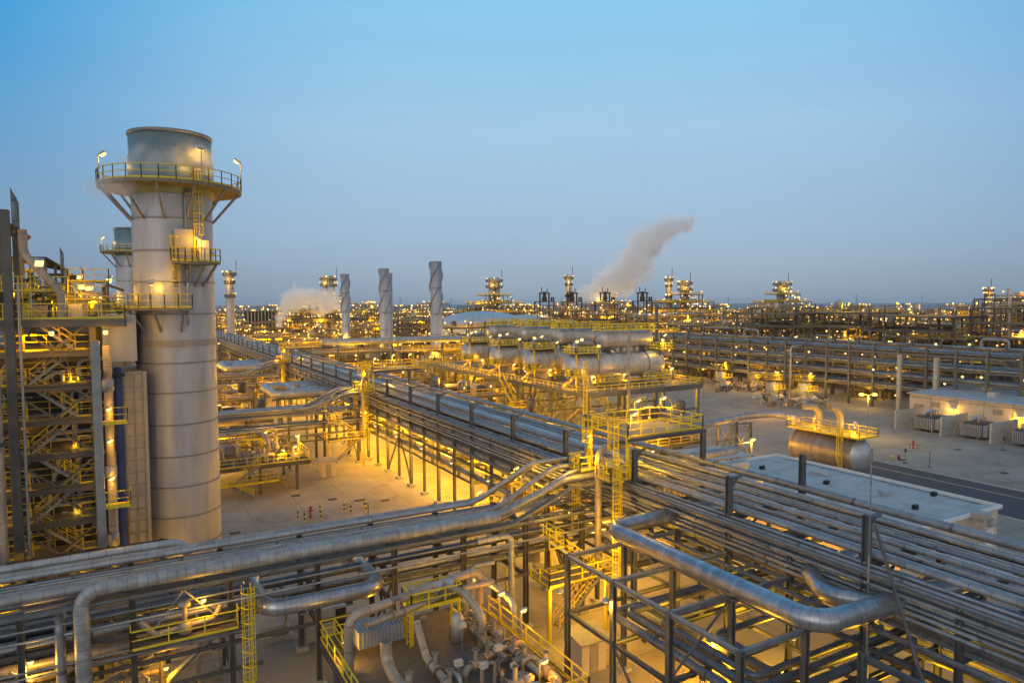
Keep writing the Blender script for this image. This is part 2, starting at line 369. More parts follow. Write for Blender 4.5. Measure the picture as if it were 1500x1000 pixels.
# ---- small things on the paving
for k, (x, y) in enumerate([(28.3, 82.6), (18.9, 90.6), (25.4, 84.3), (22.6, 86.5), (17.3, 76.2), (9.9, 79), (111, 50), (106.5, 62.5), (122, 62), (109, 72)]):
    m = M(); m.box(x - .55, x + .55, y - .4, y + .4, 0, .03); m.use('black')
    m = M(); m.box(x - .55, x + .55, y - .4, y + .4, 0, .03)
    where = ['open yard between the stack and the pipe rack', 'open concrete yard beyond the vessel'][x > 60]
    solo('drain_cover', m, 'dark', 'small dark drain cover set in the ' + where, 'drain cover', 'drain covers in the ' + where)
def post_guard(x, y, label, red=True, n=5):
    t = thing('guarded_hydrant', label, 'hydrant', (x, y, 0))
    if red:
        m = M(); m.lathe((x, y, 0), [(.0, 0), (.2, 0), (.2, .1), (.13, .14), (.13, 1.1), (.2, 1.15), (.2, 1.3), (0, 1.42)], 10); m.cyl((x - .3, y, .8), (x + .3, y, .8), .08, 6); part('hydrant_body', m, 'red', t)
    for k in range(n - 1):
        px, py = x + (-1.5, -1.0, 1.3, .9)[k], y + (-.2, -1.3, .8, -1.2)[k]
        m = M(); m.cyl((px, py, 0), (px, py, 1.25), .085, 8)
        for b in range(3): m.use('black'); 
        m = M()
        for b in range(5): m.use('black' if b % 2 else 'yellow'); m.cyl((px, py, b * .26), (px, py, b * .26 + .26), .085, 8)
        part('bollard', m, None, t)
post_guard(18.4, 80.3, 'red hydrant inside striped guard posts, close to the big stack')
post_guard(23.9, 80.6, 'cluster of striped guard posts closer to the pipe rack', False)
post_guard(116.5, 66.4, 'pair of red hydrants on the open concrete beyond the vessel', True, 3)
post_guard(88.3, 32.5, 'red hydrant with striped posts beside the flat roofed building end', True, 5)
for x, y, lab in [(23.5, 74.5, 'thin grey marker post standing in the lit yard'), (105.3, 57.5, 'thin grey post pair beside the road edge')]:
    t = thing('marker_post', lab, 'post', (x, y, 0)); m = M(); m.cyl((x, y, 0), (x, y, 2.6), .06, 8); m.box(x - .2, x + .2, y - .2, y + .2, 0, .08); part('post', m, 'steel', t)
    m = M(); m.box(x - .15, x + .15, y - .05, y + .05, 2.3, 2.7); part('cap', m, 'grey_box', t)
for x, y, lab in [(105.5, 63.4, 'stubby yellow marker on the concrete, close to the road'), (106.6, 63.0, 'squat rusty bin on the concrete by the road')]:
    m = M(); m.lathe((x, y, 0), [(0, 0), (.2, 0), (.22, .55), (.18, .65), (0, .7)], 10); solo('waste_drum', m, 'red' if 'rusty' in lab else 'yellow', lab, 'drum')
def hut(x, y, label):
    t = thing('meter_hut', label, 'hut', (x, y, 0)); m = M(); m.box(x - 1, x + 1, y - .8, y + .8, 0, 2.2); part('wall', m, 'cream', t)
    m = M(); m.add([(x - 1.3, y - 1.2, 2.2), (x + 1.3, y - 1.2, 2.2), (x + 1.3, y + 1.0, 2.55), (x - 1.3, y + 1.0, 2.55), (x - 1.3, y - 1.2, 2.3), (x + 1.3, y - 1.2, 2.3), (x + 1.3, y + 1.0, 2.65), (x - 1.3, y + 1.0, 2.65)],
                   [(3, 2, 1, 0), (4, 5, 6, 7), (0, 1, 5, 4), (1, 2, 6, 5), (2, 3, 7, 6), (3, 0, 4, 7)]); part('roof', m, 'panel', t)
    m = M(); m.box(x - .35, x + .35, y - .86, y - .803, .05, 1.95); part('door', m, 'panel', t)
hut(27, 37.2, 'tan hut with sloping roof between the near skid and the grey frames')
hut(25.2, 98.8, 'lone tan hut on the lit paving beside the second pipe bridge')

# ================================================================ tall stacks
def stack(x, y, label, lamps):
    t = thing('exhaust_stack', label, 'stack', (x, y, 0)); r = 3.17
    m = M(); m.lathe((x, y, 0), [(r, 0), (r, 34.2)], 64); m.use('stack_steel'); part('shell', m, 'stack_steel', t)
    s_ = t.children[-1]
    for z in (4.4, 7, 9.6, 12.2, 14.9, 17.6, 20.1, 24.2, 26.9, 29.5, 32.2):
        m = M(); m.lathe((x, y, z), [(r, -.06), (r + .09, -.06), (r + .09, .06), (r, .06)], 64, smooth=False); sub('stiffener_ring', m, 'ring', s_)
    m = M(); m.lathe((x, y, 21.75), [(r, -.28), (r + .09, -.28), (r + .09, .28), (r, .28)], 64, smooth=False); sub('flange_band', m, 'panel', s_)
    m = M(); m.lathe((x, y, 0), [(r, 34.2), (r + .18, 34.2), (r + .18, 37.4), (r + .05, 37.42), (r + .08, 39.3), (r - .05, 39.3), (r - .05, 34.3)], 64); part('top_section', m, 'stack_top', t)
    tp = t.children[-1]
    m = M(); m.lathe((x, y, 39.3), [(r - .1, -.1), (r + .16, -.1), (r + .16, .16), (r - .1, .16)], 64); sub('rim', m, 'ring', tp)
    m = M(); m.lathe((x + 1.2, y + r - .2, 39.4), [(.0, 0), (.28, .05), (.28, .35), (0, .5)], 8); sub('lifting_lug', m, 'ring', tp)
    # ring platform
    z = 35.0; R2 = 5.6
    m = M(); m.lathe((x, y, z), [(r + .25, 0), (R2, 0), (R2, -.28), (r + .25, -.28)], 48, smooth=False); part('platform_deck', m, 'grating', t); pd = t.children[-1]
    pts = [(x + R2 * math.cos(a), y + R2 * math.sin(a), z) for a in [2 * math.pi * k / 28 for k in range(28)]]
    m = M(); m.rail(pts, True, post=2, t=.07); sub('handrail', m, 'yellow', pd)
    for k in range(12):
        a = 2 * math.pi * (k + .5) / 12; ca, sa = math.cos(a), math.sin(a)
        m = M(); m.bar((x + ca * (R2 - .2), y + sa * (R2 - .2), z - .3), (x + ca * (r + .05), y + sa * (r + .05), z - 2.9), .14, .17); sub('bracket', m, 'ring', pd)
    # middle and lower balcony
    def balcony(zb, a0, a1, ro, nm):
        m = M(); m.lathe((x, y, zb), [(r + .1, 0), (ro, 0), (ro, -.22), (r + .1, -.22)], 14, smooth=False, a0=a0, a1=a1); part('balcony_deck', m, 'grating', t); d = t.children[-1]
        arc = [(x + ro * math.cos(a0 + (a1 - a0) * k / 8), y + ro * math.sin(a0 + (a1 - a0) * k / 8), zb) for k in range(9)]
        arc = [(x + (r + .1) * math.cos(a0), y + (r + .1) * math.sin(a0), zb)] + arc + [(x + (r + .1) * math.cos(a1), y + (r + .1) * math.sin(a1), zb)]
        m = M(); m.rail(arc, post=1.6, t=.07); sub('handrail', m, 'yellow', d)
        for k in range(4):
            a = a0 + (a1 - a0) * (k + .3) / 3.6; ca, sa = math.cos(a), math.sin(a)
            m = M(); m.bar((x + ca * (ro - .15), y + sa * (ro - .15), zb - .25), (x + ca * r, y + sa * r, zb - 2.0), .16); sub('bracket', m, 'ring', d)
    balcony(28.55, R(-96), R(-46), 4.8, 'mid'); balcony(24.75, R(-178), R(-78), 4.7, 'low')
    # ladders, conduits
    def lad(a, z0, z1): m = M(); m.ladder(x + (r + .3) * math.cos(a), y + (r + .3) * math.sin(a), z0, z1, (math.cos(a), math.sin(a)), t=.07); part('ladder', m, 'yellow', t)
    lad(R(-62), 28.6, 35.0); lad(R(-92), 24.75, 29.6)
    m = M(); a = R(-77); cx, cy = x + (r + .25) * math.cos(a), y + (r + .25) * math.sin(a); m.tube([(cx, cy, 23.2), (cx, cy, 34.3), (cx * .995 + .4, cy, 34.3)], .11, 8); part('conduit', m, 'bare_pipe', t)
    m = M(); a = R(-56); cx, cy = x + (r + .5) * math.cos(a), y + (r + .5) * math.sin(a); m.box(cx - .45, cx + .45, cy - .3, cy + .3, 28.6, 30.4); part('instrument_cabinet', m, 'white_paint', t)
    m = M(); a = R(-78); cx, cy = x + (r + .45) * math.cos(a), y + (r + .45) * math.sin(a); m.box(cx - .9, cx + .5, cy - .35, cy + .3, 28.6, 31.2); part('equipment_cabinet', m, 'panel', t)
    # cladded duct that runs down the stack's side
    m = M(); m.box(x - 4.75, x - 2.75, y - 3.6, y + 3, 0, 19.6); part('side_duct', m, 'panel', t); dct = t.children[-1]
    m = M()
    for k in range(20): m.box(x - 4.8, x - 2.7, y - 3.66, y - 3.6, k + .35, k + .42)
    for xx in (x - 4.75, x - 4.1, x - 3.45, x - 2.81): m.box(xx - .03, xx + .06, y - 3.7, y - 3.6, 0, 19.6)
    sub('duct_frame', m, 'ring', dct)
    m = M(); m.box(x - 2.75, x - 2.5, y - 3.75, y - 3.2, 0, 19.6); part('corner_post', m, 'panel', t)
    m = M(); m.box(x - 5.5, x - 3.1, y - 2.8, y + 2, 20.4, 24.2); part('upper_casing', m, 'stack_steel', t)
    for (a, ro, zb, hh, P) in lamps:
        ca, sa = math.cos(a), math.sin(a); fx, fy = x + ca * ro, y + sa * ro
        w_ = {35.0: 'upper ring platform', 28.55: 'middle balcony', 24.75: 'lower balcony'}[zb]
        nth = ['left side', 'middle', 'right side'][min(2, int((math.degrees(a) + 190) / 80))]
        floodlight(fx, fy, zb, hh, f'floodlight on the {w_} of the {"big" if y < 100 else "smaller looking second"} stack, {nth}', P, (-ca, -sa) if zb < 34 else (-ca, -sa), size=.55)
    return t
stack(4.0, 66.5, 'huge grey steel stack with yellow railed platforms beside the boiler building',
      [(R(-195), 5.6, 35, 2.7, 160), (R(-70), 5.6, 35, 2.7, 260), (R(-8), 5.6, 35, 2.7, 160), (R(-66), 4.5, 28.55, 2.0, 70), (R(-118), 4.5, 24.75, 2.0, 60)])
light(5.2, 61.6, 30.4, 110); light(2.4, 60.6, 27.2, 150); light(3.2, 61.3, 1.6, 500)
stack(2.2, 149.9, 'second grey stack half hidden behind the huge one',
      [(R(-195), 5.6, 35, 2.7, 300), (R(-160), 4.5, 28.55, 1.8, 0), (R(-160), 4.5, 24.75, 2.0, 300)])

# ================================================================ boiler building (left)
def boiler(y0, label, full=True):
    t = thing('boiler_structure', label, 'boiler building', (-7, y0, 0))
    X0, X1 = -15.5, -1.3; ys = (y0, y0 + 2.2)
    zs = [3.6, 6.15, 8.7, 11.25, 13.8, 16.35, 18.9, 21.4]
    for x in (-14.4, -8.2, -3.05):
        for y in (y0, y0 + 8, y0 + 16): m = M(); m.hcol(x, y, 0, 24.2, .42, .05); part('column', m, 'steel_brown', t)
    for z in zs:
        m = M()
        for y in (y0, y0 + 8): m = M(); m.ibeam((X0, y, z), (-3.05, y, z), .26, .42, .05); part('floor_beam', m, 'steel_brown', t)
        m = M(); m.box(-9.6, -3.3, y0 + .3, y0 + 2.3, z + .2, z + .26)
        if full: part('landing', m, 'grating', t)
    for i, z in enumerate(zs):
        if not full: break
        m = M(); a, b = (-7.9, -3.3)
        zt = z + 2.5
        zc = z + 2.1
        m.bar((a, y0 - .1, z + .25), ((a + b) / 2, y0 - .1, zc), .14); m.bar((b, y0 - .1, z + .25), ((a + b) / 2, y0 - .1, zc), .14)
        if i % 2 == 0: part('brace', m, 'steel_brown', t)
        else:
            m = M(); m.bar((a, y0 - .1, z + 2.2), ((a + b) / 2, y0 - .1, z + .3), .14); m.bar((b, y0 - .1, z + 2.2), ((a + b) / 2, y0 - .1, z + .3), .14); part('brace', m, 'steel_brown', t)
        m = M(); xa, xb = (-7.2, -4.2) if i % 2 == 0 else (-4.2, -7.2)
        m.stair((xa, y0 + .9, z + .25), (xb, y0 + .9, z + 2.75), .8); part('stair', m, None, t)
        m = M(); m.rail([(-9.6, y0 + 2.3, z + .25), (-9.6, y0 + .35, z + .25), (-7.3, y0 + .35, z + .25)]); m.rail([(-4.2, y0 + .35, z + .25), (-3.3, y0 + .35, z + .25), (-3.3, y0 + 2.2, z + .25)]); m.rail([(-9.0, y0 + 2.1, z + .25), (-3.2, y0 + 2.1, z + .25)], kick=False)
        part('handrail', m, 'yellow', t)
    m = M(); m.box(-15, -3.6, y0 + 2.6, y0 + 20, .2, 20.6); part('boiler_casing', m, 'dark_brown', t); bc = t.children[-1]
    for k in range(14):
        m = M(); zz = 1.2 + k * 1.4; m.box(-15, -3.6, y0 + 2.45, y0 + 2.6, zz, zz + .12); sub('casing_rib', m, 'steel_brown', bc)
    # piping maze in front of the casing, top deck, roof shelters
    for k in range(95 if full else 8):
        x = -14.5 + rnd.random() * 10.5; z = 1 + rnd.random() * 19; r_ = rnd.choice((.05, .07, .1, .16))
        m = M()
        if k % 2: m.tube([(x, y0 + 2.2 + rnd.random(), z), (x, y0 + 2.2, z + 2 + rnd.random() * 4), (x + rnd.uniform(-2, 2), y0 + 2.2, z + 3 + rnd.random() * 4)], r_, 6)
        else: m.tube([(x, y0 + 2.3, z), (min(-3.4, x + 1 + rnd.random() * 4), y0 + 2.3, z)], r_, 6)
        part('pipe_branch', m, rnd.choice(('tan_pipe', 'bare_pipe', 'clad_dull', 'grey_box')), t)
    zt = 24.0
    m = M(); m.box(-15.5, -.9, y0 - 2, y0 + 20, zt - .3, zt); part('top_deck', m, 'grating', t); td = t.children[-1]
    m = M(); m.bar((-15.5, y0 - 2.05, zt - .35), (-.9, y0 - 2.05, zt - .35), .1, .45); m.bar((-.85, y0 - 2, zt - .35), (-.85, y0 + 20, zt - .35), .1, .55); sub('edge_beam', m, 'steel_brown', td)
    m = M(); m.rail([(-15.5, y0 - 2, zt), (-.9, y0 - 2, zt), (-.9, y0 + 20, zt), (-15.5, y0 + 20, zt)], t=.07); sub('handrail', m, 'yellow', td)
    m = M(); m.rail([(-15.5, y0 + 5, zt + 1.7), (-5.9, y0 + 5, zt + 1.7), (-5.9, y0 + 14, zt + 1.7)], t=.07); m.box(-15.5, -5.8, y0 + 5, y0 + 14, zt + 1.5, zt + 1.68); part('upper_walkway', m, 'yellow', t)
    for k in range(24):
        m = M(); x = -14.5 + rnd.random() * 12.8; y = y0 + rnd.random() * 14
        m.use(rnd.choice(('tan_pipe', 'grey_box', 'panel', 'cream'))); m.lathe((x, y, zt), [(0, 0), (.35, 0), (.35, rnd.uniform(.7, 1.9)), (.2, 2.0), (0, 2.05)], 8); part('valve', m, None, t)
    for k in range(9):
        m = M(); x = -13.5 + rnd.random() * 11; y = y0 + 1 + rnd.random() * 6; m.use(rnd.choice(('grey_box', 'cream', 'panel'))); m.box(x - .5, x + .6, y - .4, y + .4, zt, zt + rnd.uniform(.8, 1.7)); part('junction_box', m, None, t)
    for k in range(16):
        x, y, z = -13 + rnd.random() * 11, y0 + 1 + rnd.random() * 9, zt + .5 + rnd.random() * 4; m = M(); m.tube([(x, y, zt), (x, y, z), (x + rnd.uniform(-3, 2), y, z), (x + rnd.uniform(-3, 2), y, z - .4)], rnd.choice((.08, .12, .2)), 6); part('pipe_branch', m, rnd.choice(('tan_pipe', 'bare_pipe', 'yellow', 'steel_brown')), t)
    for (xa, xb, ya, zl) in ((-9.5, -4.6, y0 + .6, 26.0), (-6.8, -2.2, y0 + 4, 25.4), (-12, -7.5, y0 + 8, 27.8), (-5.0, -2.0, y0 + 9, 27.0)):
        m = M(); m.box(xa, xb, ya, ya + 1.8, zl - .1, zl); part('upper_deck', m, 'grating', t); ud = t.children[-1]
        m = M(); m.rail([(xa, ya + 1.8, zl), (xa, ya, zl), (xb, ya, zl), (xb, ya + 1.8, zl)], t=.07, post=1.0); sub('handrail', m, 'yellow', ud)
        for xx in (xa + .1, xb - .1): m = M(); m.box(xx - .1, xx + .1, ya + .1, ya + .3, zt, zl - .1); sub('leg', m, 'steel_brown', ud)
        m = M(); m.ladder((xa + xb) / 2, ya - .1, zt, zl, (0, -1), cage=False); sub('ladder', m, 'yellow', ud)
    # shelter roof on legs with two pointed vents
    m = M(); zr = 31.4; m.add([(-15, y0 - 1, zr + .4), (-9.5, y0 - 1, zr + .4), (-7.5, y0 + 3, zr - 1.1), (-7.5, y0 + 8, zr - 1.1), (-15, y0 + 8, zr + .4),
                              (-15, y0 - 1, zr + .65), (-9.5, y0 - 1, zr + .65), (-7.3, y0 + 3, zr - .85), (-7.3, y0 + 8, zr - .85), (-15, y0 + 8, zr + .65)],
                             [(4, 3, 2, 1, 0), (5, 6, 7, 8, 9), (0, 1, 6, 5), (1, 2, 7, 6), (2, 3, 8, 7), (3, 4, 9, 8), (4, 0, 5, 9)]); part('shelter_roof', m, 'dark', t)
    for x, y, zb in ((-9.7, y0 - .6, 0), (-7.9, y0 + 3.4, zt), (-8.7, y0 + 2.2, zt), (-8.0, y0 + 7.5, zt), (-12, y0 + 6, zt)):
        m = M(); m.hcol(x, y, zt, zr if x < -8 else zr - 1.0, .35, .06); part('shelter_post', m, 'steel_brown', t)
    for x, y, z1 in ((-7.95, y0 + 4.5, 32.9),):
        m = M(); m.tube([(x, y, zt + 1), (x, y, z1)], .26, 10, caps=False); m.add([(x - .26, y, z1), (x + .2, y - .2, z1), (x + .2, y + .2, z1), (x - .26, y, z1 + 1.1), (x + .1, y - .2, z1 + .35), (x + .1, y + .2, z1 + .35)], [(0, 1, 4, 3), (1, 2, 5, 4), (2, 0, 3, 5), (3, 4, 5)]); part('vent_pipe', m, 'dark_pipe', t)
    m = M(); m.tube([(-7.2, y0 + 1, 30.5), (-7.2, y0 + 1, 28.8), (-4.9, y0 - .2, 25.9), (-4.9, y0 - .2, 24)], .3, 10, bend=1.2); part('downcomer', m, 'tan_pipe', t)
    return t
b0 = boiler(60.2, 'dark boiler building with zigzag yellow stairs beside the huge stack')
b0.location.x += 1.0
t = thing('boiler_annex', 'dark two storey pipe annex in front of the boiler stairs, behind the near bridge', 'pipework', (-5, 55, 0))
for x in (-14, -10, -6, -2, 2):
    for y in (52.4, 57): m = M(); m.hcol(x, y, 0, 7.4, .3, .05); part('column', m, 'steel_brown', t)
for z in (2.2, 4.6, 7.2):
    m = M()
    for y in (52.4, 57): m = M(); m.ibeam((-14.4, y, z), (2.4, y, z), .2, .3, .04); part('floor_beam', m, 'steel_brown', t)
    m = M(); m.box(-14.2, 2.2, 53.4, 57, z + .16, z + .2); part('deck', m, 'dark_brown', t)
    if z < 7: m = M(); m.rail([(-14.2, 52.5, z + .2), (2.2, 52.5, z + .2)]); part('handrail', m, 'yellow', t)
for k in range(40):
    x = -14 + rnd.random() * 16; y = 52.6 + rnd.random() * 3; z = .4 + rnd.random() * 6.4; m = M()
    m.tube([(x, y, z), (x + rnd.uniform(-3, 3), y, z), (x + rnd.uniform(-3, 3), y, z + rnd.uniform(-2, 2))] if k % 3 else [(x, y, 0), (x, y, z)], rnd.choice((.07, .1, .15, .22)), 8); part('pipe_branch', m, rnd.choice(('tan_pipe', 'bare_pipe', 'clad_dull', 'dark_pipe')), t)
for x, z in ((-11, 3.6), (-6.5, 6), (-4, 1.6), (-.5, 3.6), (1, 1.4), (-9, 1.4)): light(x, 53, z, 130)
m = M(); m.tube([(-16, 51.2, 8.75), (3.4, 51.2, 8.75), (3.4, 51.2, 4)], .31, 16, bend=1.0); solo('elbow_pipe', m, 'clad', 'shiny elbow pipe lying just behind the near bridge in front of the stack foot', 'pipe')
t = thing('shelter_leg', 'full height dark steel column at the outer corner of the boiler stairs', 'column', (-6.8, 57.9, 0)); m = M(); m.hcol(-6.8, 57.9, 0, 31.5, .5, .06); part('post', m, 'steel_brown', t); m = M(); m.cyl((-6.2, 57.5, 0), (-6.2, 57.5, 26.5), .09, 8); part('conduit', m, 'steel_light', t)

for k, (dy, lab) in enumerate([(62, 'second boiler building behind, only its shelter roof and vents rising above the first'), (124, 'third boiler building, smallest and farthest of the row behind the first')]):
    boiler(60.2 + dy, lab, False)
for z in (5.0, 10.1, 15.2, 20.4): light(-10.3, 61.9, z, 150); light(-3.6, 62.2, z - 1.2, 110); light(-6.5, 62.4, z + 1, 60)
light(-12, 62.3, 22.6, 900); light(-6, 62.2, 22.6, 800); light(-12, 60, 25.6, 260); light(-3, 61, 25.6, 260); light(-5, 66, 26.2, 500); light(-3, 71, 25.8, 400); light(-8, 71, 26.2, 500)
light(-9, 123, 25.2, 2200); light(-4, 126, 25.4, 2000); light(-9, 186, 25.5, 3500)
m = M(); m.tube([(-8.35, 57.2, 0), (-8.35, 57.2, 20.4)], 1.0, 20); t = thing('riser_pipe', 'thick silver vertical pipe at the outer edge of the boiler stairs', 'pipe', (-8.35, 57.2, 0)); part('pipe_shell', m, 'clad', t)
for z in (6.5, 15.6): m = M(); m.lathe((-8.35, 57.2, z), [(1.0, -.12), (1.15, -.12), (1.15, .12), (1.0, .12)], 20); part('clamp', m, 'steel', t)
light(-7.4, 55.6, 5.2, 300)
t = thing('service_mast', 'tall pale square post standing in front of the boiler stairs', 'mast', (-1.8, 57.6, 0)); m = M(); m.box(-2.1, -1.55, 57.3, 57.85, 0, 22.4); part('mast', m, 'steel_light', t)
for z in (8, 14, 20): m = M(); m.box(-2.15, -1.5, 57.85, 59.5, z, z + .15); part('tie_arm', m, 'steel', t)
t = thing('drain_pipe', 'lamp lit amber drop pipe between the pale mast and the blue pipe', 'pipe', (-1.6, 59, 0))
m = M(); m.tube([(-1.15, 59, 2), (-1.15, 59, 7.2)], .24, 14); m.tube([(-1.15, 59, 7.2), (-1.15, 59, 22)], .29, 14); part('drop_pipe', m, 'tan_pipe', t)
for z in (19.0, 12.5, 7.4, 3.5): m = M(); m.lathe((-1.15, 59, z), [(.29, -.5), (.4, -.4), (.4, .4), (.29, .5)], 14); part('expansion_joint', m, 'clad_dull', t)
for z in (16.4, 10.2, 4.2):
    m = M(); m.box(-1.6, .05, 57.5, 58.6, z - .15, z); m.rail([(-1.6, 57.5, z), (.05, 57.5, z), (.05, 58.6, z)]); part('service_platform', m, 'yellow', t)
for k, z in enumerate((17.2, 14.8, 12.0, 6.0)):
    floodlight(-1.4, 58.2, z, .2, f'small floodlight on the amber drop pipe, {ORD[k]} from the top', 130, (.6, -.5), size=.4)
t = thing('blue_pipe', 'deep blue vertical pipe against the side duct of the huge stack', 'pipe', (-1.05, 62.7, 0)); m = M(); m.tube([(-.55, 62.3, 1), (-.55, 62.3, 19.6), (-.55, 62.55, 19.9)], .29, 12); part('pipe_shell', m, 'blue', t)
m = M(); m.lathe((-.55, 62.3, 19.3), [(.36, 0), (.5, 0), (.5, .25), (.36, .25)], 12); part('flange', m, 'dark', t)
for k, (x, y, z) in enumerate([(-8.9, 58.2, 3.9), (-8.8, 58.0, 14.0), (-8.7, 58.0, 17.2), (-9.8, 58, 10.5)]): floodlight(x, y, z, 1.3, f'lamp on the boiler stair landing, {ORD[k]} one up the stairs' if k else 'bright lamp at the bottom landing of the boiler stairs', 150, (.3, -1), size=.45)
for k, (x, y, z, h) in enumerate([(-14.8, 58.4, 27.2, 1.4), (-5.2, 60, 26.5, 1.5), (-3.2, 72, 24, 2.6), (-1.2, 79, 24, 3.4), (-2.4, 66, 24, 2.4), (-12, 66, 26, 1.5), (-6.4, 70, 27, 1.6), (-8, 118, 26, 1), (-5.4, 118, 28.5, .5), (-3, 125, 25, 1)]):
    floodlight(x, y, z, h, f'lamp above the yellow top deck of the boiler building, {ORD[k]} of that cluster', 0, (.2, -1), size=.7 if k < 8 else .9)
for k, (x, z) in enumerate([(-9.5, 22.9), (-4.5, 22.9), (-1.2, 22.9)]): floodlight(x, 58.6, z, .1, f'lamp hanging under the yellow top deck edge, {ORD[k]} along', 250, (.1, -1), size=.4)
# ================================================================ main pipe rack (runs away to the left)
XN, XF = 33.7, 40.85
def rack_section(k0, k1, label):
    t = thing('pipe_rack', label, 'pipe rack', (37, 40.3 + 9.4 * k0, 0)); near = k1 < 16
    for k in range(k0, k1):
        y = 40.3 + 9.4 * k
        for x in (XN, XF):
            m = M()
            if near: m.hcol(x, y, .35, 13.8 if x == XN else (14.4 if k in (0, -1, 6, 7) else 11.4), .36, .05)
            else: m.box(x - .18, x + .18, y - .18, y + .18, .35, 13.8 if x == XN else 11.4)
            part('column', m, 'steel', t); c = t.children[-1]
            if near and x == XN:
                m = M(); m.box(x - .45, x + .45, y - .45, y + .45, 0, .35); sub('pedestal', m, 'concrete', c)
                m = M(); m.bar((x, y, 13.6), (x + .9, y - .1, 13.75), .3, .12); m.bar((x + .7, y - .1, 13.75), (x + .1, y, 12.9), .08); sub('tray_arm', m, 'steel', c)
        ys = y + 4.7
        m = M(); m.hcol(XN, ys, .35, 10.8, .3, .05) if near else m.box(XN - .15, XN + .15, ys - .15, ys + .15, .35, 10.8); part('column', m, 'steel', t)
        m = M(); m.box(XN - .4, XN + .4, ys - .4, ys + .4, 0, .35); sub('pedestal', m, 'concrete', t.children[-1])
        for z in (4.75, 6.75, 9.05, 11.1):
            m = M(); (m.ibeam((XN, y, z), (XF, y, z), .24, .4, .05) if near else m.bar((XN, y, z), (XF, y, z), .24, .4)); part('crossbeam', m, 'steel', t)
            if z > 8 : m = M(); m.bar((XN, ys, z), (XF, ys, z), .18, .25); part('crossbeam', m, 'steel', t)
        m = M(); m.bar((XN, ys, 10.7), (XN + 1.6, ys, 10.7), .2, .2); m.bar((XN, ys, 8.0), (XN + 1.8, ys, 8.0), .2, .2); part('bracket_arm', m, 'steel', t)
        if k % 4 == 1:
            m = M(); m.bar((XN, y, .6), (XN, ys, 6.5), .16); m.bar((XN, ys + 4.5, .6), (XN, ys, 6.5), .16); part('brace', m, 'steel', t)
    y0, y1 = 40.3 + 9.4 * k0, 40.3 + 9.4 * (k1 - 1) + 4.7
    for z in (4.95, 7.0, 9.3, 11.35):
        for x in (XN - .05, XF + .05): m = M(); m.bar((x, y0, z - .25), (x, y1, z - .25), .1, .22); part('girder', m, 'steel', t)
rack_section(-4, 3, 'nearest section of the long main pipe rack, its tall columns passing under the yellow bridge')
rack_section(3, 9, 'section of the main pipe rack above the orange lit paving')
rack_section(9, 20, 'section of the main pipe rack around the second and third yellow bridges')
rack_section(20, 38, 'far section of the main pipe rack ending near the round tank')
decks = {
 'top': (11.32, [(34.3, .2, 'clad_dull', 3), (34.85, .17, 'clad', 3), (35.1, .28, 'clad_dull', 44), (35.75, .14, 'bare_pipe', 3), (36.35, .48, 'clad', 44), (37.05, .17, 'clad', 3), (37.5, .13, 'bare_pipe', 3), (37.95, .2, 'clad', 44), (38.4, .12, 'bare_pipe', 3), (38.85, .16, 'clad', 3), (39.5, .14, 'bare_pipe', 44), (40.25, .17, 'clad', 3)]),
 'third': (9.27, [(34.15, .2, 'clad_dull', 3), (34.7, .2, 'bare_pipe', 3), (35.4, .3, 'clad_dull', 44), (36.2, .22, 'bare_pipe', 3), (37.1, .3, 'clad_dull', 44), (37.9, .2, 'bare_pipe', 3), (38.7, .36, 'dark_pipe', 44), (39.6, .2, 'clad_dull', 3), (40.3, .22, 'bare_pipe', 44)]),
 'second': (6.97, [(34.8, .9, 'bare_pipe', 58), (36.9, .34, 'dark_pipe', 3), (38.6, .36, 'dark_pipe', 3), (39.9, .3, 'dark_pipe', 3)]),
 'lowest': (4.97, [(34.3, .28, 'clad_dull', 44), (36.4, .24, 'dark_pipe', 3), (38.4, .3, 'dark_pipe', 3)])}
size = lambda r: 'slim' if r < .18 else 'medium' if r < .33 else 'thick' if r < .6 else 'huge'
look = {'clad_dull': 'matt pale', 'clad': 'shiny', 'bare_pipe': 'bare grey', 'dark_pipe': 'dark blue grey', 'clad_fine': 'seamed silver'}
for dk, (z, lst) in decks.items():
    for i, (x, r, mt, ys) in enumerate(lst):
        y1 = 395 if r < .9 else 330
        m = M(); m.tube(([(x, 3 + rnd.random(), z + r + .05)] if ys < 9 else [(x, ys + i * .3, z - 1.9), (x, ys + i * .3, z + r + .05)]) + [(x, 130, z + r + .05), (x, y1, z + r + .05)], r, 16 if r > .28 else 8)
        solo('rack_pipe', m, mt, f'{size(r)} {look[mt]} pipe, {ORD[i]} from the yard side, on the main rack {dk} deck', 'pipe', 'pipes lying along the main pipe rack')
m = M(); m.tube([(40.9, 3, 12.05), (40.9, 60, 12.05), (40.9, 390, 12.05)], .27, 14); solo('rack_pipe', m, 'bare_pipe', 'thick blue grey pipe along the outer top edge of the main rack', 'pipe', 'pipes lying along the main pipe rack')
for i, (x, z) in enumerate([(33.95, 10.3), (33.95, 8.5), (33.2, 10.95), (33.25, 8.15)]):
    m = M(); m.bar((x - .2, 4, z), (x - .2, 300, z), .03, .1); m.bar((x + .2, 4, z), (x + .2, 300, z), .03, .1)
    for c in (-.12, 0, .12): m.tube([(x + c, 4, z - .02), (x + c, 300, z - .02)], .045, 6)
    for c in range(60): m.bar((x - .2, 4.5 + c * 3, z - .06), (x + .2, 4.5 + c * 3, z - .06), .06, .03)
    solo('cable_tray', m, 'tray', f'long grey cable tray on the yard side of the main rack, {ORD[i]} of four', 'cable tray')
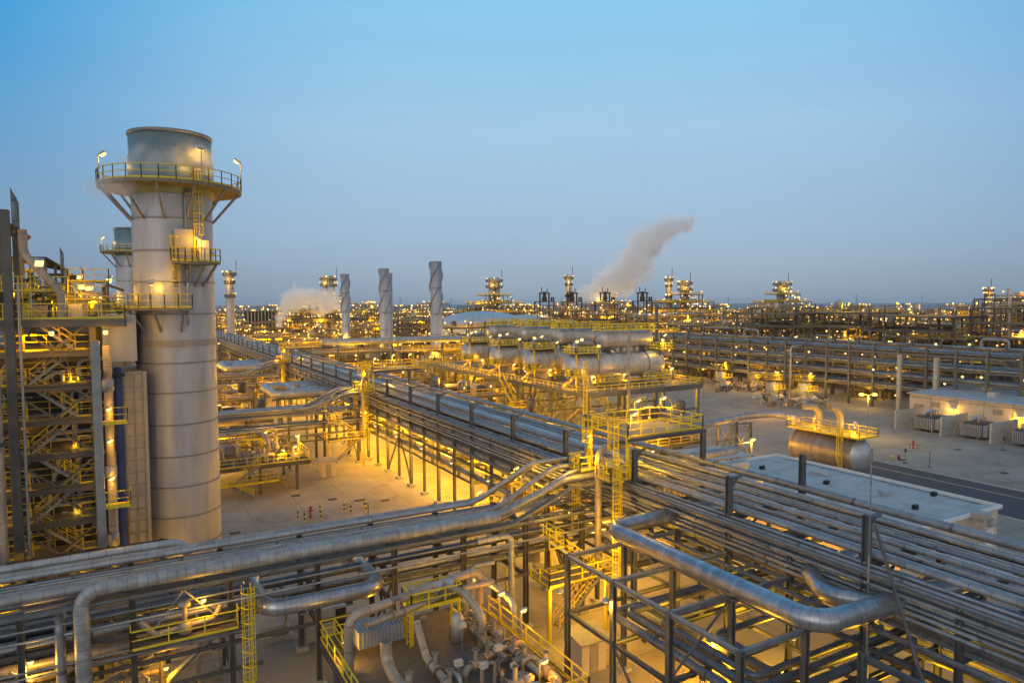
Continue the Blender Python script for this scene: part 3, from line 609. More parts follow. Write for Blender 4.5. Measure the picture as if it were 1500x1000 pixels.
for i in range(16):
    x, z = (33.55 + .14 * (i % 3), (9.55, 10.05, 10.55, 11.0, 9.0, 9.6, 10.0, 11.2)[i // 2] + .22 * (i % 2)) if i < 10 else (34.4 + (i - 10) * 1.05, 11.95 + .18 * (i % 3))
    m = M(); m.tube([(x, 4, z), (x, 90, z), (x, 300, z)], ((.12, .09, .14)[i % 3] if i < 10 else (.05, .07, .06)[i % 3]), 8)
    solo('conduit_line', m, ('bare_pipe', 'clad_dull', 'clad')[i % 3], f'thin conduit line, {ORD[i % 12] if i < 12 else "raised"} of the bundle strapped along the main rack columns' if i < 12 else 'thin conduit line raised above the top deck of the main rack', 'conduit', 'thin conduit lines along the main rack')
for k in range(-3, 18):
    y = 40.3 + 9.4 * k
    for j in range(1):
        z = 10.2; m = M(); m.bar((XN + .2, y + .1, z - .9), (XN + 3.2, y + .1, z + .6), .12)
        solo('knee_brace', m, 'steel', 'grey knee brace inside the main pipe rack', 'brace', 'knee braces inside the main pipe rack')
# hanging lamps under the rack, they light the yard orange
for k in range(19):
    y = 45 + 9.4 * k if k < 15 else 186 + 40 * (k - 14)
    t = thing('hanging_lamp', f'warm lamp hanging under the main rack, {ORD[k] if k < 12 else "one of the far ones"} away from the camera' if k < 12 else 'warm lamp under the far part of the main rack', 'lamp', (33.4, y, 6.4), 'lamps hanging under the main pipe rack')
    x = 33.3; m = M(); m.bar((x + .4, y, 6.7), (x, y, 6.5), .05); m.lathe((x, y, 6.1), [(.06, .4), (.1, .25), (.28, .12), (.28, .08)], 8); part('lamp_shade', m, 'grey_box', t)
    m = M(); m.lathe((x, y, 6.0), [(0, 0), (.16, .05), (.2, .14), (.12, .2)], 8); part('bulb', m, 'lens', t)
    P = 2300 if k > 2 else 1300
    light(35.6, y, 4.2, P if k < 15 else 4000, t, .3); light(38.8, y + 4, 4.0, (P if k < 15 else 3000) * .8, t, .3)

# ================================================================ one process train (front bridge, yellow crossover, skid ...), repeated along the rack
def front_bridge(y0, xs, nm, detail):
    t = thing('pipe_bridge', f'steel pipe bridge of the {nm} unit joining the main rack at right angles', 'pipe rack', (0, y0, 0))
    for x in xs:
        for y in (y0, y0 + 5.2):
            m = M(); m.hcol(x, y, .3, 8.45, .34, .05, 'y'); part('column', m, 'steel_brown', t); c = t.children[-1]
            m = M(); m.box(x - .42, x + .42, y - .42, y + .42, 0, .3); sub('pedestal', m, 'concrete', c)
        for z in (2.4, 4.1, 6.0, 8.1):
            if z < 4 and x > 8: continue
            m = M(); m.ibeam((x, y0, z), (x, y0 + 5.2, z), .22, .34, .05); part('crossbeam', m, 'steel_brown', t)
        if int(x / 5.2) % 3 == 0:
            m = M(); m.bar((x, y0 + .2, .5), (x, y0 + 5, 5.8), .16); m.bar((x, y0 + 5, .5), (x, y0 + .2, 5.8), .16); part('brace', m, 'steel_brown', t)
    if detail:
        for z in (2.62, 4.32, 6.22): m = M(); m.box(xs[0], -3.2, y0 + .3, y0 + 4.9, z, z + .05); part('deck', m, 'dark_brown', t)  # dark plates added to shade the ground under the outer bays
    for z in (2.6, 4.3, 6.2, 8.3):
        for y in (y0 - .06, y0 + 5.26):
            x1 = 33.4 if z > 4 else 7
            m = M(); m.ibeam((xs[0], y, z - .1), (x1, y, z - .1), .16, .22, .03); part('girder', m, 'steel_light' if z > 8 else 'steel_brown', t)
    lo = [(.35, .1, 8.3, 'bare_pipe'), (4.4, .1, 8.3, 'bare_pipe'), (4.0, .08, 8.3, 'clad'), (2.3, .09, 8.3, 'clad_dull'), (2.7, .07, 8.3, 'bare_pipe'), (3.2, .12, 8.3, 'clad'), (-.4, .07, 6.9, 'clad'), (-.4, .06, 7.5, 'bare_pipe'), (-.35, .07, 5.2, 'clad_dull'), (-.35, .05, 4.9, 'bare_pipe'),
          (.5, .2, 6.2, 'clad'), (1.3, .14, 6.2, 'bare_pipe'), (2.2, .3, 6.2, 'dark_pipe'), (3.4, .2, 6.2, 'clad_dull'), (4.4, .16, 6.2, 'bare_pipe'),
          (.7, .16, 4.3, 'bare_pipe'), (1.9, .3, 4.3, 'clad_dull'), (3.1, .22, 4.3, 'bare_pipe'), (4.3, .2, 4.3, 'dark_pipe')]
    for i, (dy, r, z, mt) in enumerate(lo):
        x1 = 37 if (z > 8 or i in (6, 7, 10, 12, 14)) else 30 if i == 17 else 6.4
        m = M(); m.tube([(xs[0], y0 + dy, z + r), (x1, y0 + dy, z + r)], r, 12)
        solo('bridge_pipe', m, mt, f'{size(r)} {look[mt]} pipe, number {i + 1} counted inward and down, on the {nm} pipe bridge', 'pipe', f'pipes on the {nm} pipe bridge')
    # upper pipes that climb to the main rack
    up = [(-.15, .28, 'clad_dull', 9.0), (5.35, .22, 'clad_dull', 8.6), (4.85, .17, 'clad', 8.6), (.35, .15, 'clad', 8.7), (1.55, .2, 'clad_dull', 8.75)]
    for i, (dy, r, mt, z) in enumerate(up):
        m = M(); xk = 24.2 + (i % 2) * .8; zt = 11.1 + .15 * i
        m.tube([(xs[0], y0 + dy, z + r), (xk, y0 + dy, z + r), (xk + 5.6, y0 + dy, zt), (38.2, y0 + dy, zt)], r, 16, bend=3)
        solo('climbing_pipe', m, mt, f'{["thick pale","slimmer pale","shiny","slim shiny","narrow pale"][i]} seamed pipe sloping up from the {nm} bridge onto the main rack', 'pipe', f'sloping pipes of the {nm} unit')
    for i, (dy, z) in enumerate([(-.75, 8.55), (.75, 8.55)]):
        for_pts = [(xs[0], z), (24.6, z), (30.2, 10.6), (35, 10.6)]
        m = M()
        for (xa, za), (xb, zb) in zip(for_pts, for_pts[1:]):
            for e in (-.22, .22): m.bar((xa, y0 + dy + e, za), (xb, y0 + dy + e, zb), .03, .12)
            m.bar((xa, y0 + dy, za + .07), (xb, y0 + dy, zb + .07), .44, .02)
        solo('cable_tray', m, 'tray', f'{["outer","inner"][i]} covered cable tray running up the {nm} pipe bridge', 'cable tray')
def crossover(y0, nm):
    """yellow bridge over the main rack with two caged ladders"""
    t = thing('crossover_platform', f'yellow railed crossover bridge above the main rack at the {nm} unit', 'platform', (36, y0 + 2.6, 0)); z = 14.75
    m = M(); m.box(33.1, 40.9, y0 + .1, y0 + 5.1, z - .1, z); part('deck', m, 'grating', t)
    m = M()
    for y in (y0, y0 + 5.2): m.ibeam((33, y, z - .22), (41.2, y, z - .22), .16, .24, .04)
    part('deck_beam', m, 'steel', t)
    m = M(); m.rail([(33.1, y0 + .1, z), (40.9, y0 + .1, z), (40.9, y0 + 5.1, z), (33.1, y0 + 5.1, z)], True, t=.075, post=1.3); part('handrail', m, 'yellow', t)
    for y in (y0 + .2, y0 + 5.0):
        m = M(); m.box(33.05, 33.27, y - .11, y + .11, 11.6, z); part('portal_post', m, 'yellow', t)
    m = M(); m.box(31.3, 33.3, y0 - .1, y0 + 1.6, 11.5, 11.6); m.box(31.3, 33.3, y0 + 3.8, y0 + 5.5, 11.5, 11.6); part('rest_platform', m, 'grating', t); rp = t.children[-1]
    m = M(); m.rail([(33.2, y0 - .1, 11.6), (31.3, y0 - .1, 11.6), (31.3, y0 + 1.6, 11.6), (33.2, y0 + 1.6, 11.6)], t=.08, post=.8); sub('handrail', m, 'yellow', rp)
    m = M(); m.rail([(33.2, y0 + 3.8, 11.6), (31.3, y0 + 3.8, 11.6), (31.3, y0 + 5.5, 11.6), (33.2, y0 + 5.5, 11.6)], t=.08, post=.8); sub('handrail', m, 'yellow', rp)
    for yy, z0 in ((y0 - .1, 2.5), (y0 + 5.3, 6)): m = M(); m.ladder(31.9, yy, z0, 11.6, (-.5, -1), wd=.55, t=.07); part('ladder', m, 'yellow', t)
    for yy in (y0 + 1.0, y0 + 4.4): m = M(); m.ladder(32.7, yy, 11.6, z, (-1, 0), wd=.55, t=.07); part('ladder', m, 'yellow', t)
    m = M(); m.tube([(32.2, y0 + 2.6, 4), (32.2, y0 + 2.6, 13.6), (35, y0 + 2.6, 13.6)], .28, 12, bend=.9)
    solo('riser_pipe', m, 'tan_pipe', f'tan riser pipe bending over beneath the yellow crossover of the {nm} unit', 'pipe')
    for k, (x, yy) in enumerate([(33.0, y0 + 5.4), (38, y0 + 5.2), (40.9, y0 + 5.2), (33.1, y0 - .2)]):
        floodlight(x, yy, z if k else 12.2, 1.9, f'floodlight on the yellow crossover of the {nm} unit, {ORD[k]} of four', 300, (.2, -.6), size=.42)
    for p in ((31.2, y0 + 2.6, 12.6), (30.5, y0 - 1.2, 7.5), (36, y0 + 2.4, 12.9)): light(*p, 420)
    # yellow scaffold-like stairs under the crossover
    t = thing('access_stair', f'bright yellow stair tangle beneath the crossover of the {nm} unit', 'stairs', (29.5, y0 - 1.5, 0))
    m = M(); m.stair((27.2, y0 + 1.0, 1.0), (31.0, y0 + 1.0, 4.4), .9); part('stair', m, None, t)
    m = M(); m.stair((31.0, y0 + 2.4, 4.4), (27.2, y0 + 2.4, 7.2), .9); part('stair', m, None, t)
    m = M(); m.box(26.2, 32, y0 + .4, y0 + 3.0, 4.3, 4.4); part('landing', m, 'grating', t)
    m = M(); m.rail([(26.2, y0 + 3.0, 4.4), (26.2, y0 + .4, 4.4), (32, y0 + .4, 4.4), (32, y0 + 3, 4.4)], t=.08); m.rail([(26.2, y0 + .4, 7.2), (27.6, y0 + .4, 7.2), (27.6, y0 + 3, 7.2)], t=.08); part('handrail', m, 'yellow', t)
    for x in (26.4, 31.6): m = M(); m.box(x - .12, x + .12, y0 + .6, y0 + .84, 0, 4.3); part('post', m, 'yellow', t)
    light(29.5, y0 - .6, 6.8, 450); light(30.5, y0 + 1.6, 3.2, 500)
def skid(x0, x1, y0, y1, z, nm, full):
    t = thing('process_skid', f'railed process skid deck of the {nm} unit crowded with valves', 'platform', ((x0 + x1) / 2, (y0 + y1) / 2, 0))
    m = M(); m.box(x0, x1, y0, y1, z - .12, z); part('deck', m, 'skid_deck', t)
    m = M()
    for x in (x0, x1): m.ibeam((x, y0, z - .35), (x, y1, z - .35), .2, .4, .05)
    for y in (y0, y1): m.ibeam((x0, y, z - .35), (x1, y, z - .35), .2, .4, .05)
    part('deck_frame', m, 'steel_brown', t)
    for x in (x0 + .8, (x0 + x1) / 2, x1 - 1.8):
        for y in (y0 + .6, y1 - .6): m = M(); m.box(x - .17, x + .17, y - .17, y + .17, 0, z - .4); part('leg', m, 'steel', t)
    m = M(); m.rail([(x0 + 2, y1, z), (x0, y1, z), (x0, y0, z), (x1, y0, z), (x1, y1 - 2, z)], t=.07, post=1.6); part('handrail', m, 'yellow', t)
    m = M(); m.rail([(x0 + .9, y1, z + .02), (x0 + .9, y1 - 3.5, z + .02)], t=.07); m.rail([(x1 - .2, y0 - .6, z - 1), (x1 - .2, y1, z - 1)], t=.06); part('inner_rail', m, 'yellow', t)
    m = M(); m.stair((x0 + 5.4, y0 - 1.3, .1), (x0 + 2.4, y0 - .6, 1.9), .8); part('stair', m, None, t)
    m = M(); m.stair((x0 + 3.0, y0 - .6, 1.9), (x0 + 6.2, y0 - .6, z), .8); part('stair', m, None, t)
    m = M(); m.box(x0 + .6, x0 + 8.6, y0 - 1.1, y0 - .2, 1.8, 1.9); m.rail([(x0 + .6, y0 - 1.1, 1.9), (x0 + 8.6, y0 - 1.1, 1.9)], t=.06); part('lower_walkway', m, 'yellow', t)
    # upper small platform with valve actuators
    px, py = x0 + 4.6, y1 - 4.0
    m = M(); m.box(px, px + 3.4, py, py + 1.6, z + 2.2, z + 2.3); m.rail([(px, py, z + 2.3), (px + 3.4, py, z + 2.3), (px + 3.4, py + 1.6, z + 2.3), (px, py + 1.6, z + 2.3)], True, h=1.0, t=.075, post=1.0)
    for xx in (px + .1, px + 3.3): m.box(xx - .08, xx + .08, py + .1, py + .26, z, z + 2.2); m.box(xx - .08, xx + .08, py + 1.3, py + 1.46, z, z + 2.2)
    part('valve_platform', m, 'yellow', t); vp = t.children[-1]
    for k in range(3):
        m = M(); xx = px + 1.2 + k * .8; m.cyl((xx, py + .7, z + 2.3), (xx, py + .7, z + 3.0), .1, 8); m.cyl((xx - .28, py + .7, z + 3.2), (xx + .28, py + .7, z + 3.2), .26, 12); sub('actuator', m, 'grey_box', vp)
    m = M(); m.ladder(px - .1, py + .3, z, z + 2.3, (-1, 0), cage=False); sub('ladder', m, 'yellow', vp)
    g = f'pipework on the {nm} skid'
    def pp(pts, r, mt, lab, val=(), bend=None):
        q = thing('skid_pipe', lab + f' on the {nm} skid', 'pipe', pts[0], g); m = M(); m.tube(pts, r, 14, bend=bend or r * 2.6); part('pipe_shell', m, mt, q)
        P = [Vector(p) for p in pts]
        for a in val:   # valve bodies with flanges and handwheels at fraction a of the longest leg
            ln = max(range(len(P) - 1), key=lambda i: (P[i + 1] - P[i]).length); d = P[ln + 1] - P[ln]; c = P[ln] + d * a; d.normalize()
            m = M(); m.cyl(c - d * r * 2.2, c - d * r * 1.8, r * 1.7, 12); m.cyl(c + d * r * 1.8, c + d * r * 2.2, r * 1.7, 12); m.cyl(c - d * r * 1.8, c + d * r * 1.8, r * 1.25, 12); m.cyl(c, c + ZU * r * 4.2, r * .6, 8)
            wc = c + ZU * r * 4.2; m.lathe(wc, [(.2, -.02), (.23, 0), (.2, .02), (.17, 0), (.2, -.02)], 12); m.bar(wc - Vector((.2, 0, 0)), wc + Vector((.2, 0, 0)), .03); m.bar(wc - Vector((0, .2, 0)), wc + Vector((0, .2, 0)), .03)
            part('valve', m, 'tan_pipe', q)
        return q
    pp([(x0 + .5, y1 - 4.6, z), (x0 + .5, y1 - 4.6, z + 3.1), (x0 + 10, y1 - 2.5, z + 3.3), (x0 + 10, y1 - 2.5, z + 1)], .27, 'tan_pipe', 'long tan overhead pipe with dropped ends')
    pp([(x0 + 1.5, y1 - 4.8, z + 2.5), (x0 + 8.6, y1 - 3.0, z + 2.5), (x0 + 10.8, y1 - 3.0, z + 2.5)], .2, 'tan_pipe', 'second tan pipe just below the overhead one', (.3, .8))
    pp([(x0 + 2.2, y0 + 1, z + .5), (x0 + 2.2, y1 - 7.4, z + .5), (x0 + 2.2, y1 - 6.2, z + .9), (x0 + 2.2, y1 - 6.2, z + 2)], .32, 'tan_pipe', 'fat tan pipe with a flanged tee', (.55,))
    pp([(x0 + 4.5, y0 + 1.5, z + .4), (x0 + 4.5, y1 - 6.5, z + .6), (x0 + 4.5, y1 - 5.0, z + 2.1)], .22, 'tan_pipe', 'tan pipe rising towards the valve platform', (.4, .75))
    pp([(x0 + 5.8, y0 + 4.6, z), (x0 + 5.8, y0 + 4.6, z + .6), (x0 + 8.2, y0 + 5.6, z + .6), (x0 + 10.2, y0 + 5.8, z + .6), (x0 + 10.2, y0 + 5.8, z)], .2, 'tan_pipe', 'low tan loop in the middle', (.35, .75))
    pp([(x0 + 6.0, y0 + 1.4, z), (x0 + 6.0, y0 + 1.4, z + 1), (x0 + 8.4, y0 + 1.4, z + 1), (x0 + 8.4, y0 + 3, z + .4)], .24, 'tan_pipe', 'arched tan pipe near the front edge', (.5,))
    pp([(x1 - 1.7, y0 + 2.2, z + .55), (x1 - 1.7, y1 - 2.5, z + .55)], .2, 'clad_dull', 'pale pipe along the railed side, full of valves', (.2, .34, .48, .62, .76))
    pp([(x1 - 2.6, y0 + 1.0, z + .5), (x1 - 1.1, y0 + 1.0, z + .5), (x1 - 1.1, y0 + 4.2, z + .5), (x1 - 2.4, y0 + 4.2, z + .5)], .24, 'tan_pipe', 'tan hairpin pipe at the corner', (.5,))
    pp([(x1 - 2.6, y0 + 4.5, z + .6), (x1 - 2.6, y1 - 1.6, z + .6)], .17, 'clad_dull', 'second valve row pipe', (.15, .35, .55, .75))
    pp([(x0 + 7.4, y1 - 3.2, z + 2.9), (x0 + 8.0, y1 - 4.4, z + 2.9), (x0 + 8.4, y1 - 6, z + 2), (x0 + 8.4, y1 - 6, z)], .24, 'tan_pipe', 'bent drop pipe below the actuators')
    for k in range(8):
        xx, yy = x0 + 5.0 + (k % 4) * 1.3, y0 + 1.2 + (k // 4) * 2.3; a = (1.0, .8, 1.6, 1.2)[k // 4]; hh = (.5, .9, 1.3)[k % 3]
        pp([(xx, yy, z), (xx, yy, z + hh), (xx + (a if k % 2 else 0), yy + (0 if k % 2 else a), z + hh), (xx + (a if k % 2 else 0), yy + (0 if k % 2 else a), z)], rnd.choice((.07, .1, .13)), rnd.choice(('tan_pipe', 'clad_dull', 'bare_pipe')), 'thin looped pipe', (.5,) if k % 3 == 0 else (), .25)
    m = M(); m.lathe((x1 - 3.6, y1 - 4.6, z), [(0, 0), (.4, .05), (.4, 1.5), (.25, 1.75), (0, 1.8)], 14); solo('filter_pot', m, 'vessel', f'upright rusty filter pot standing on the {nm} skid', 'vessel')
    t2 = thing('cooler_box', f'louvred flat box on short legs on the {nm} skid', 'cooler', (x0 + 2.6, y1 - 2.6, z))
    m = M(); m.box(x0 + 1.4, x0 + 4.2, y1 - 3.6, y1 - 1.9, z + .5, z + 1.5); part('body', m, 'grey_box', t2)
    m = M()
    for k in range(12): m.box(x0 + 1.4 + k * .235, x0 + 1.48 + k * .235, y1 - 3.65, y1 - 3.6, z + .55, z + 1.45); m.box(x0 + 1.4 + k * .235, x0 + 1.48 + k * .235, y1 - 3.6, y1 - 1.9, z + 1.5, z + 1.54)
    part('louvre', m, 'steel_light', t2)
    for k in range(8 if full else 10):
        xx, yy = x0 + 5 + rnd.random() * (x1 - x0 - 7), y0 + 1 + rnd.random() * (y1 - y0 - 3); hh = .7 + rnd.random() * .9
        q = thing('instrument_stand', f'small instrument stand among the valves of the {nm} skid', 'instrument', (xx, yy, z), f'instrument stands on the {nm} skid')
        m = M(); m.cyl((xx, yy, z), (xx, yy, z + hh), .05, 6); part('post', m, 'steel_light', q)
        m = M(); m.lathe((xx, yy, z + hh), [(0, -.05), (.2, 0), (.22, .16), (.12, .26), (0, .28)], 8) if k % 2 else m.box(xx - .22, xx + .22, yy - .15, yy + .15, z + hh, z + hh + .3); part('instrument_box', m, rnd.choice(('grey_box', 'cream', 'tan_pipe', 'cream', 'grey_box')), q)
    spots = [(x0 + .6, y1 - 3.4, 1.3), (x0 + 8.8, y1 - .8, 2.6), (x0 + 10.2, y1 - 1.2, 2.3), (x1 - .3, y1 - 4, 2.2), (x1 - .25, y0 + 6.8, 2.2), (x1 - 1.9, y0 + 2, 1.6), (x1 - 3.4, y0 + .3, 1.6)]
    for k, (xx, yy, hh) in enumerate(spots):
        floodlight(xx, yy, z, hh, f'floodlight on a post on the {nm} skid, {ORD[k]} going round the rail', 130 if full else 420, (rnd.uniform(-.6, .6) - .2, -.6), size=.42)
def hairpin(pts, r, mt, label): 
    t = thing('expansion_loop', label, 'pipe loop', pts[0]); m = M(); m.tube(pts, r, 24, bend=r * 2.4, nb=12); part('pipe_shell', m, mt, t)
    P = [Vector(p) for p in pts]; 
    for a, b in zip(P, P[1:]):
        if (b - a).length < 4 or abs((b - a).normalized().z) > .5: continue
        for f_ in (.3, .7): c = a + (b - a) * f_; d = (b - a).normalized(); s_ = Vector((-d.y, d.x, 0)); m = M(); m.bar(c - s_ * r * .8 - ZU * r * 1.06, c + s_ * r * .8 - ZU * r * 1.06, .4, .12); part('saddle', m, 'steel', t)
    return t
xs1 = [-0.06 + 5.28 * k for k in range(-5, 7)]
front_bridge(44.3, xs1, 'near', True); front_bridge(104.8, [5.2 + 5.28 * k for k in range(0, 6)], 'middle', False); front_bridge(165.3, [10.5 + 5.28 * k for k in range(0, 5)], 'far', False)
crossover(40.3, 'near'); crossover(101.3, 'middle'); crossover(163.5, 'far')
skid(10.2, 21.2, 29.0, 42.6, 3.9, 'near', True); skid(8.5, 21.6, 93.2, 103.5, 4.0, 'middle', False); skid(12, 22.4, 154, 164, 4.0, 'far', False)
hairpin([(7.0, 49.5, 6.3), (7.0, 43.0, 6.3), (14.3, 42.8, 6.3), (14.3, 47.5, 6.3), (14.3, 50.5, 5.2)], .52, 'clad_fine', 'fat silver hairpin pipe sticking out of the near pipe bridge')
for k, dx in enumerate((.0, 1.1)): m = M(); m.tube([(8.4 + dx * .3, 48.5, 5.6 + .3 * k), (8.4 + dx * .3, 44.6, 5.6 + .3 * k), (8.8, 44.6, 5.6)], .17, 10, bend=.4); solo('branch_pipe', m, 'clad', f'{["lower","upper"][k]} small silver pipe nested in the hairpin of the near bridge', 'pipe')
hairpin([(34.5, 128, 8.6), (23.6, 128, 8.6), (23.6, 142, 8.6), (34.5, 142, 8.6)], .72, 'clad', 'big pale square hairpin pipe beyond the middle pipe bridge')
hairpin([(34.5, 131.5, 8.6), (28.0, 131.5, 8.6), (28.0, 142, 8.6)], .6, 'clad', 'inner leg of the pale hairpin beyond the middle pipe bridge')
hairpin([(34.5, 134.5, 8.6), (30.4, 134.5, 8.6), (30.4, 139, 8.6), (34.5, 139, 8.6)], .5, 'clad', 'small innermost pale hairpin beyond the middle pipe bridge')
hairpin([(34.0, 188, 8.6), (22.5, 188, 8.6), (22.5, 202, 8.6), (34.0, 202, 8.6)], .9, 'clad', 'pale square hairpin pipe beyond the far pipe bridge')
hairpin([(34.0, 192, 8.6), (26, 192, 8.6), (26, 199, 8.6), (34.0, 199, 8.6)], .8, 'clad', 'inner pale hairpin pipe beyond the far pipe bridge')
for yy, nm in ((128, 'first'), (142, 'second'), (188, 'third'), (202, 'fourth')):
    t = thing('loop_support', f'{nm} steel goal frame carrying the pale hairpin pipes', 'frame', (27, yy, 0))
    for x in (24, 29, 33): m = M(); m.box(x - .15, x + .15, yy - .15, yy + .15, 0, 7.6); part('leg', m, 'steel', t)
    m = M(); m.bar((23, yy, 7.75), (34, yy, 7.75), .3, .3); part('beam', m, 'steel', t)
# covered run along the near bridge that bends down at its end
t = thing('covered_riser', 'broad pale covered run bending straight down at the outer end of the near bridge', 'cable duct', (-2.5, 43.5, 0))
m = M(); m.tube([(23.6, 43.5, 9.35), (-2.5, 43.5, 9.35), (-2.5, 43.5, 0)], .4, 16, bend=1.0, nb=12); part('duct_cover', m, 'tray', t)
for z in (1.5, 4.2, 6.6): m = M(); m.box(-2.98, -2.02, 43.4, 44.1, z, z + .12); part('clip', m, 'steel', t)
m = M(); m.tube([(-3.55, 44.0, 0), (-3.55, 44.0, 7.6), (-3.55, 45.4, 7.9)], .26, 12, bend=.6); part('side_pipe', m, 'bare_pipe', t)
# valve gallery on the near bridge, caged ladder
t = thing('valve_gallery', 'narrow yellow railed gallery hung on the near bridge with a caged ladder', 'platform', (2.6, 43.5, 5.7))
m = M(); m.box(-.2, 5.5, 42.9, 44.1, 5.55, 5.62); part('deck', m, 'skid_deck', t)
m = M(); m.rail([(-.2, 44.0, 5.62), (-.2, 42.9, 5.62), (5.5, 42.9, 5.62), (5.5, 43.9, 5.62)], t=.07, post=1.9); part('handrail', m, 'yellow', t)
m = M(); m.ladder(5.95, 43.2, .1, 7.0, (.3, -1), wd=.55, t=.06); part('ladder', m, 'yellow', t)
t = thing('control_valve', 'tan control valve with bent pipe on the yellow gallery', 'valve', (2.8, 43.6, 5.6))
m = M(); m.tube([(.3, 43.8, 6.9), (1.0, 43.6, 6.0), (2.2, 43.6, 6.1), (4.2, 43.6, 6.3), (4.6, 43.8, 6.9)], .17, 12, bend=.4); part('pipe_shell', m, 'tan_pipe', t)
m = M(); m.cyl((2.6, 43.6, 5.9), (2.6, 43.6, 7.4), .14, 10); m.lathe((2.6, 43.6, 7.3), [(0, 0), (.35, .05), (.35, .25), (.1, .4), (0, .4)], 12); m.lathe((2.6, 43.6, 5.7), [(.28, 0), (.38, .1), (.38, .6), (.25, .75)], 12); part('actuator', m, 'tan_pipe', t)
m = M(); m.bar((1.0, 43.9, 6.2), (2.6, 43.9, 8.2), .09); m.bar((4.4, 43.9, 6.2), (2.6, 43.9, 8.2), .09); part('hanger', m, 'steel_light', t)
for k, (x, y, z, P) in enumerate([(3.6, 43.6, 7.3, 160), (14.2, 43.4, 4.6, 130), (-5, 45, 5.2, 350), (-8, 46, 3.4, 350), (-3.9, 45.5, 2.8, 300), (1.6, 46, 2.6, 350), (-10, 47, 6.4, 350)]):
    floodlight(x, y, z, .3, f'bare lamp inside the near pipe bridge, {ORD[k]} of seven', P, (0, -1), size=.34)
# equipment seen under the near bridge: small pumps, cabinets
for k, (x, y) in enumerate([(-9, 47), (-6, 48), (-4.2, 46.2), (1, 47.5), (3, 46.4), (9.5, 52), (11.5, 51)]):
    t = thing('pump_set', f'dim pump and motor under the near pipe bridge, {ORD[k]} of the row', 'pump', (x, y, 0))
    m = M(); m.box(x - .9, x + .9, y - .45, y + .45, 0, .35); part('plinth', m, 'concrete', t)
    m = M(); m.cyl((x - .7, y, .75), (x + .2, y, .75), .32, 12); part('motor', m, rnd.choice(('red', 'grey_box', 'tan_pipe')), t)
    m = M(); m.lathe((x + .3, y, .75), [(0, 0), (.4, 0), (.4, .3), (0, .3)], 12, axis='x'); m.tube([(x + .45, y, 1), (x + .45, y, 2.8), (x + 1.6, y, 2.8)], .12, 8); part('pump_casing', m, 'tan_pipe', t)
t = thing('control_cabinet', 'grey control cabinet with dark open door below the silver hairpin', 'cabinet', (13, 50.6, 0)); m = M(); m.box(11, 14, 50.2, 51.4, 0, 2.3); part('cabinet_body', m, 'grey_box', t); m = M(); m.box(13.2, 13.95, 50.14, 50.19, .2, 2.1); part('door', m, 'dark', t)
for k in range(26):
    x = -14 + rnd.random() * 19; y = 44.6 + rnd.random() * 4.4; z = .6 + rnd.random() * 3.4; r_ = rnd.choice((.07, .1, .14, .2)); m = M()
    m.tube([(x, y, 0 if k % 2 else z), (x, y, z), (x + rnd.uniform(-3, 3), y, z), (x + rnd.uniform(-3, 3), y, z + rnd.uniform(.5, 3))], r_, 8)
    solo('branch_pipe', m, rnd.choice(('tan_pipe', 'bare_pipe', 'clad_dull', 'dark_pipe')), 'branch pipe tangled in the dark lower bays of the near bridge', 'pipe', 'branch pipes in the lower bays of the near bridge')
for k, (pts, r_) in enumerate([([(17, 44.0, 5.2), (19.6, 41.0, 5.2), (19.6, 41.0, 3.9)], .2), ([(23.5, 44.2, 5.7), (21.4, 44.2, 5.7), (21.4, 37.5, 5.7), (21.4, 37.5, 3.6)], .2), ([(22, 44, 7.6), (24.9, 44, 7.6), (24.9, 44, 1)], .24)]):
    m = M(); m.tube(pts, r_, 12, bend=.6); solo('drop_pipe', m, 'clad', f'{["short","long cranked","tall arched"][k]} silver drop pipe between the near bridge and the skid', 'pipe')

# yellow walkways and U-bend pipes against the main rack
t = thing('walkway_platform', 'long yellow railed walkway hung beside the main rack above two tan U bends', 'platform', (32.6, 53, 0))
m = M(); m.box(31.9, 33.3, 49.3, 56.6, 7.5, 7.6); part('deck', m, 'grating', t)
m = M(); m.rail([(33.2, 49.3, 7.6), (31.9, 49.3, 7.6), (31.9, 56.6, 7.6), (33.2, 56.6, 7.6)], t=.075, post=1.1); part('handrail', m, 'yellow', t)
for y in (49.6, 56.3): m = M(); m.box(31.95, 32.15, y - .1, y + .1, 0, 7.5); part('leg', m, 'yellow', t)
m = M(); m.ladder(31.8, 53.5, 3.8, 7.6, (-1, 0), cage=False); part('ladder', m, 'yellow', t)
t = thing('walkway_platform', 'lower yellow walkway corner beside the tan U bends', 'platform', (30, 56, 0))
m = M(); m.box(28.2, 30.0, 50.5, 58.4, 5.0, 5.1); part('deck', m, 'grating', t)
m = M(); m.rail([(30, 50.5, 5.1), (28.2, 50.5, 5.1), (28.2, 58.4, 5.1), (31.6, 58.4, 5.1)], t=.075, post=1.3); part('handrail', m, 'yellow', t)
for y in (51, 58): m = M(); m.box(28.3, 28.5, y - .1, y + .1, 0, 5); part('leg', m, 'yellow', t)
hairpin([(38, 56.6, 6.2), (30.9, 56.6, 6.2), (30.9, 54.6, 5.6), (30.9, 54.6, 2)], .5, 'tan_pipe', 'tan U bend pipe on the outer side under the yellow walkway')
hairpin([(38, 52.6, 6.2), (31.2, 52.6, 6.2), (31.2, 51.0, 5.6), (31.2, 51.0, 2)], .5, 'tan_pipe', 'tan U bend pipe closer to the bridge under the yellow walkway')
for k, (x, y, z) in enumerate([(31.9, 55.8, 7.6), (31.9, 52, 7.6), (29.2, 58.3, 5.1), (28.3, 56.6, 5.1), (32.2, 49.2, 6)]): floodlight(x, y, z, 1.8, f'floodlight around the tan U bends, {ORD[k]} of five', 330, (.3, -.6), size=.42)

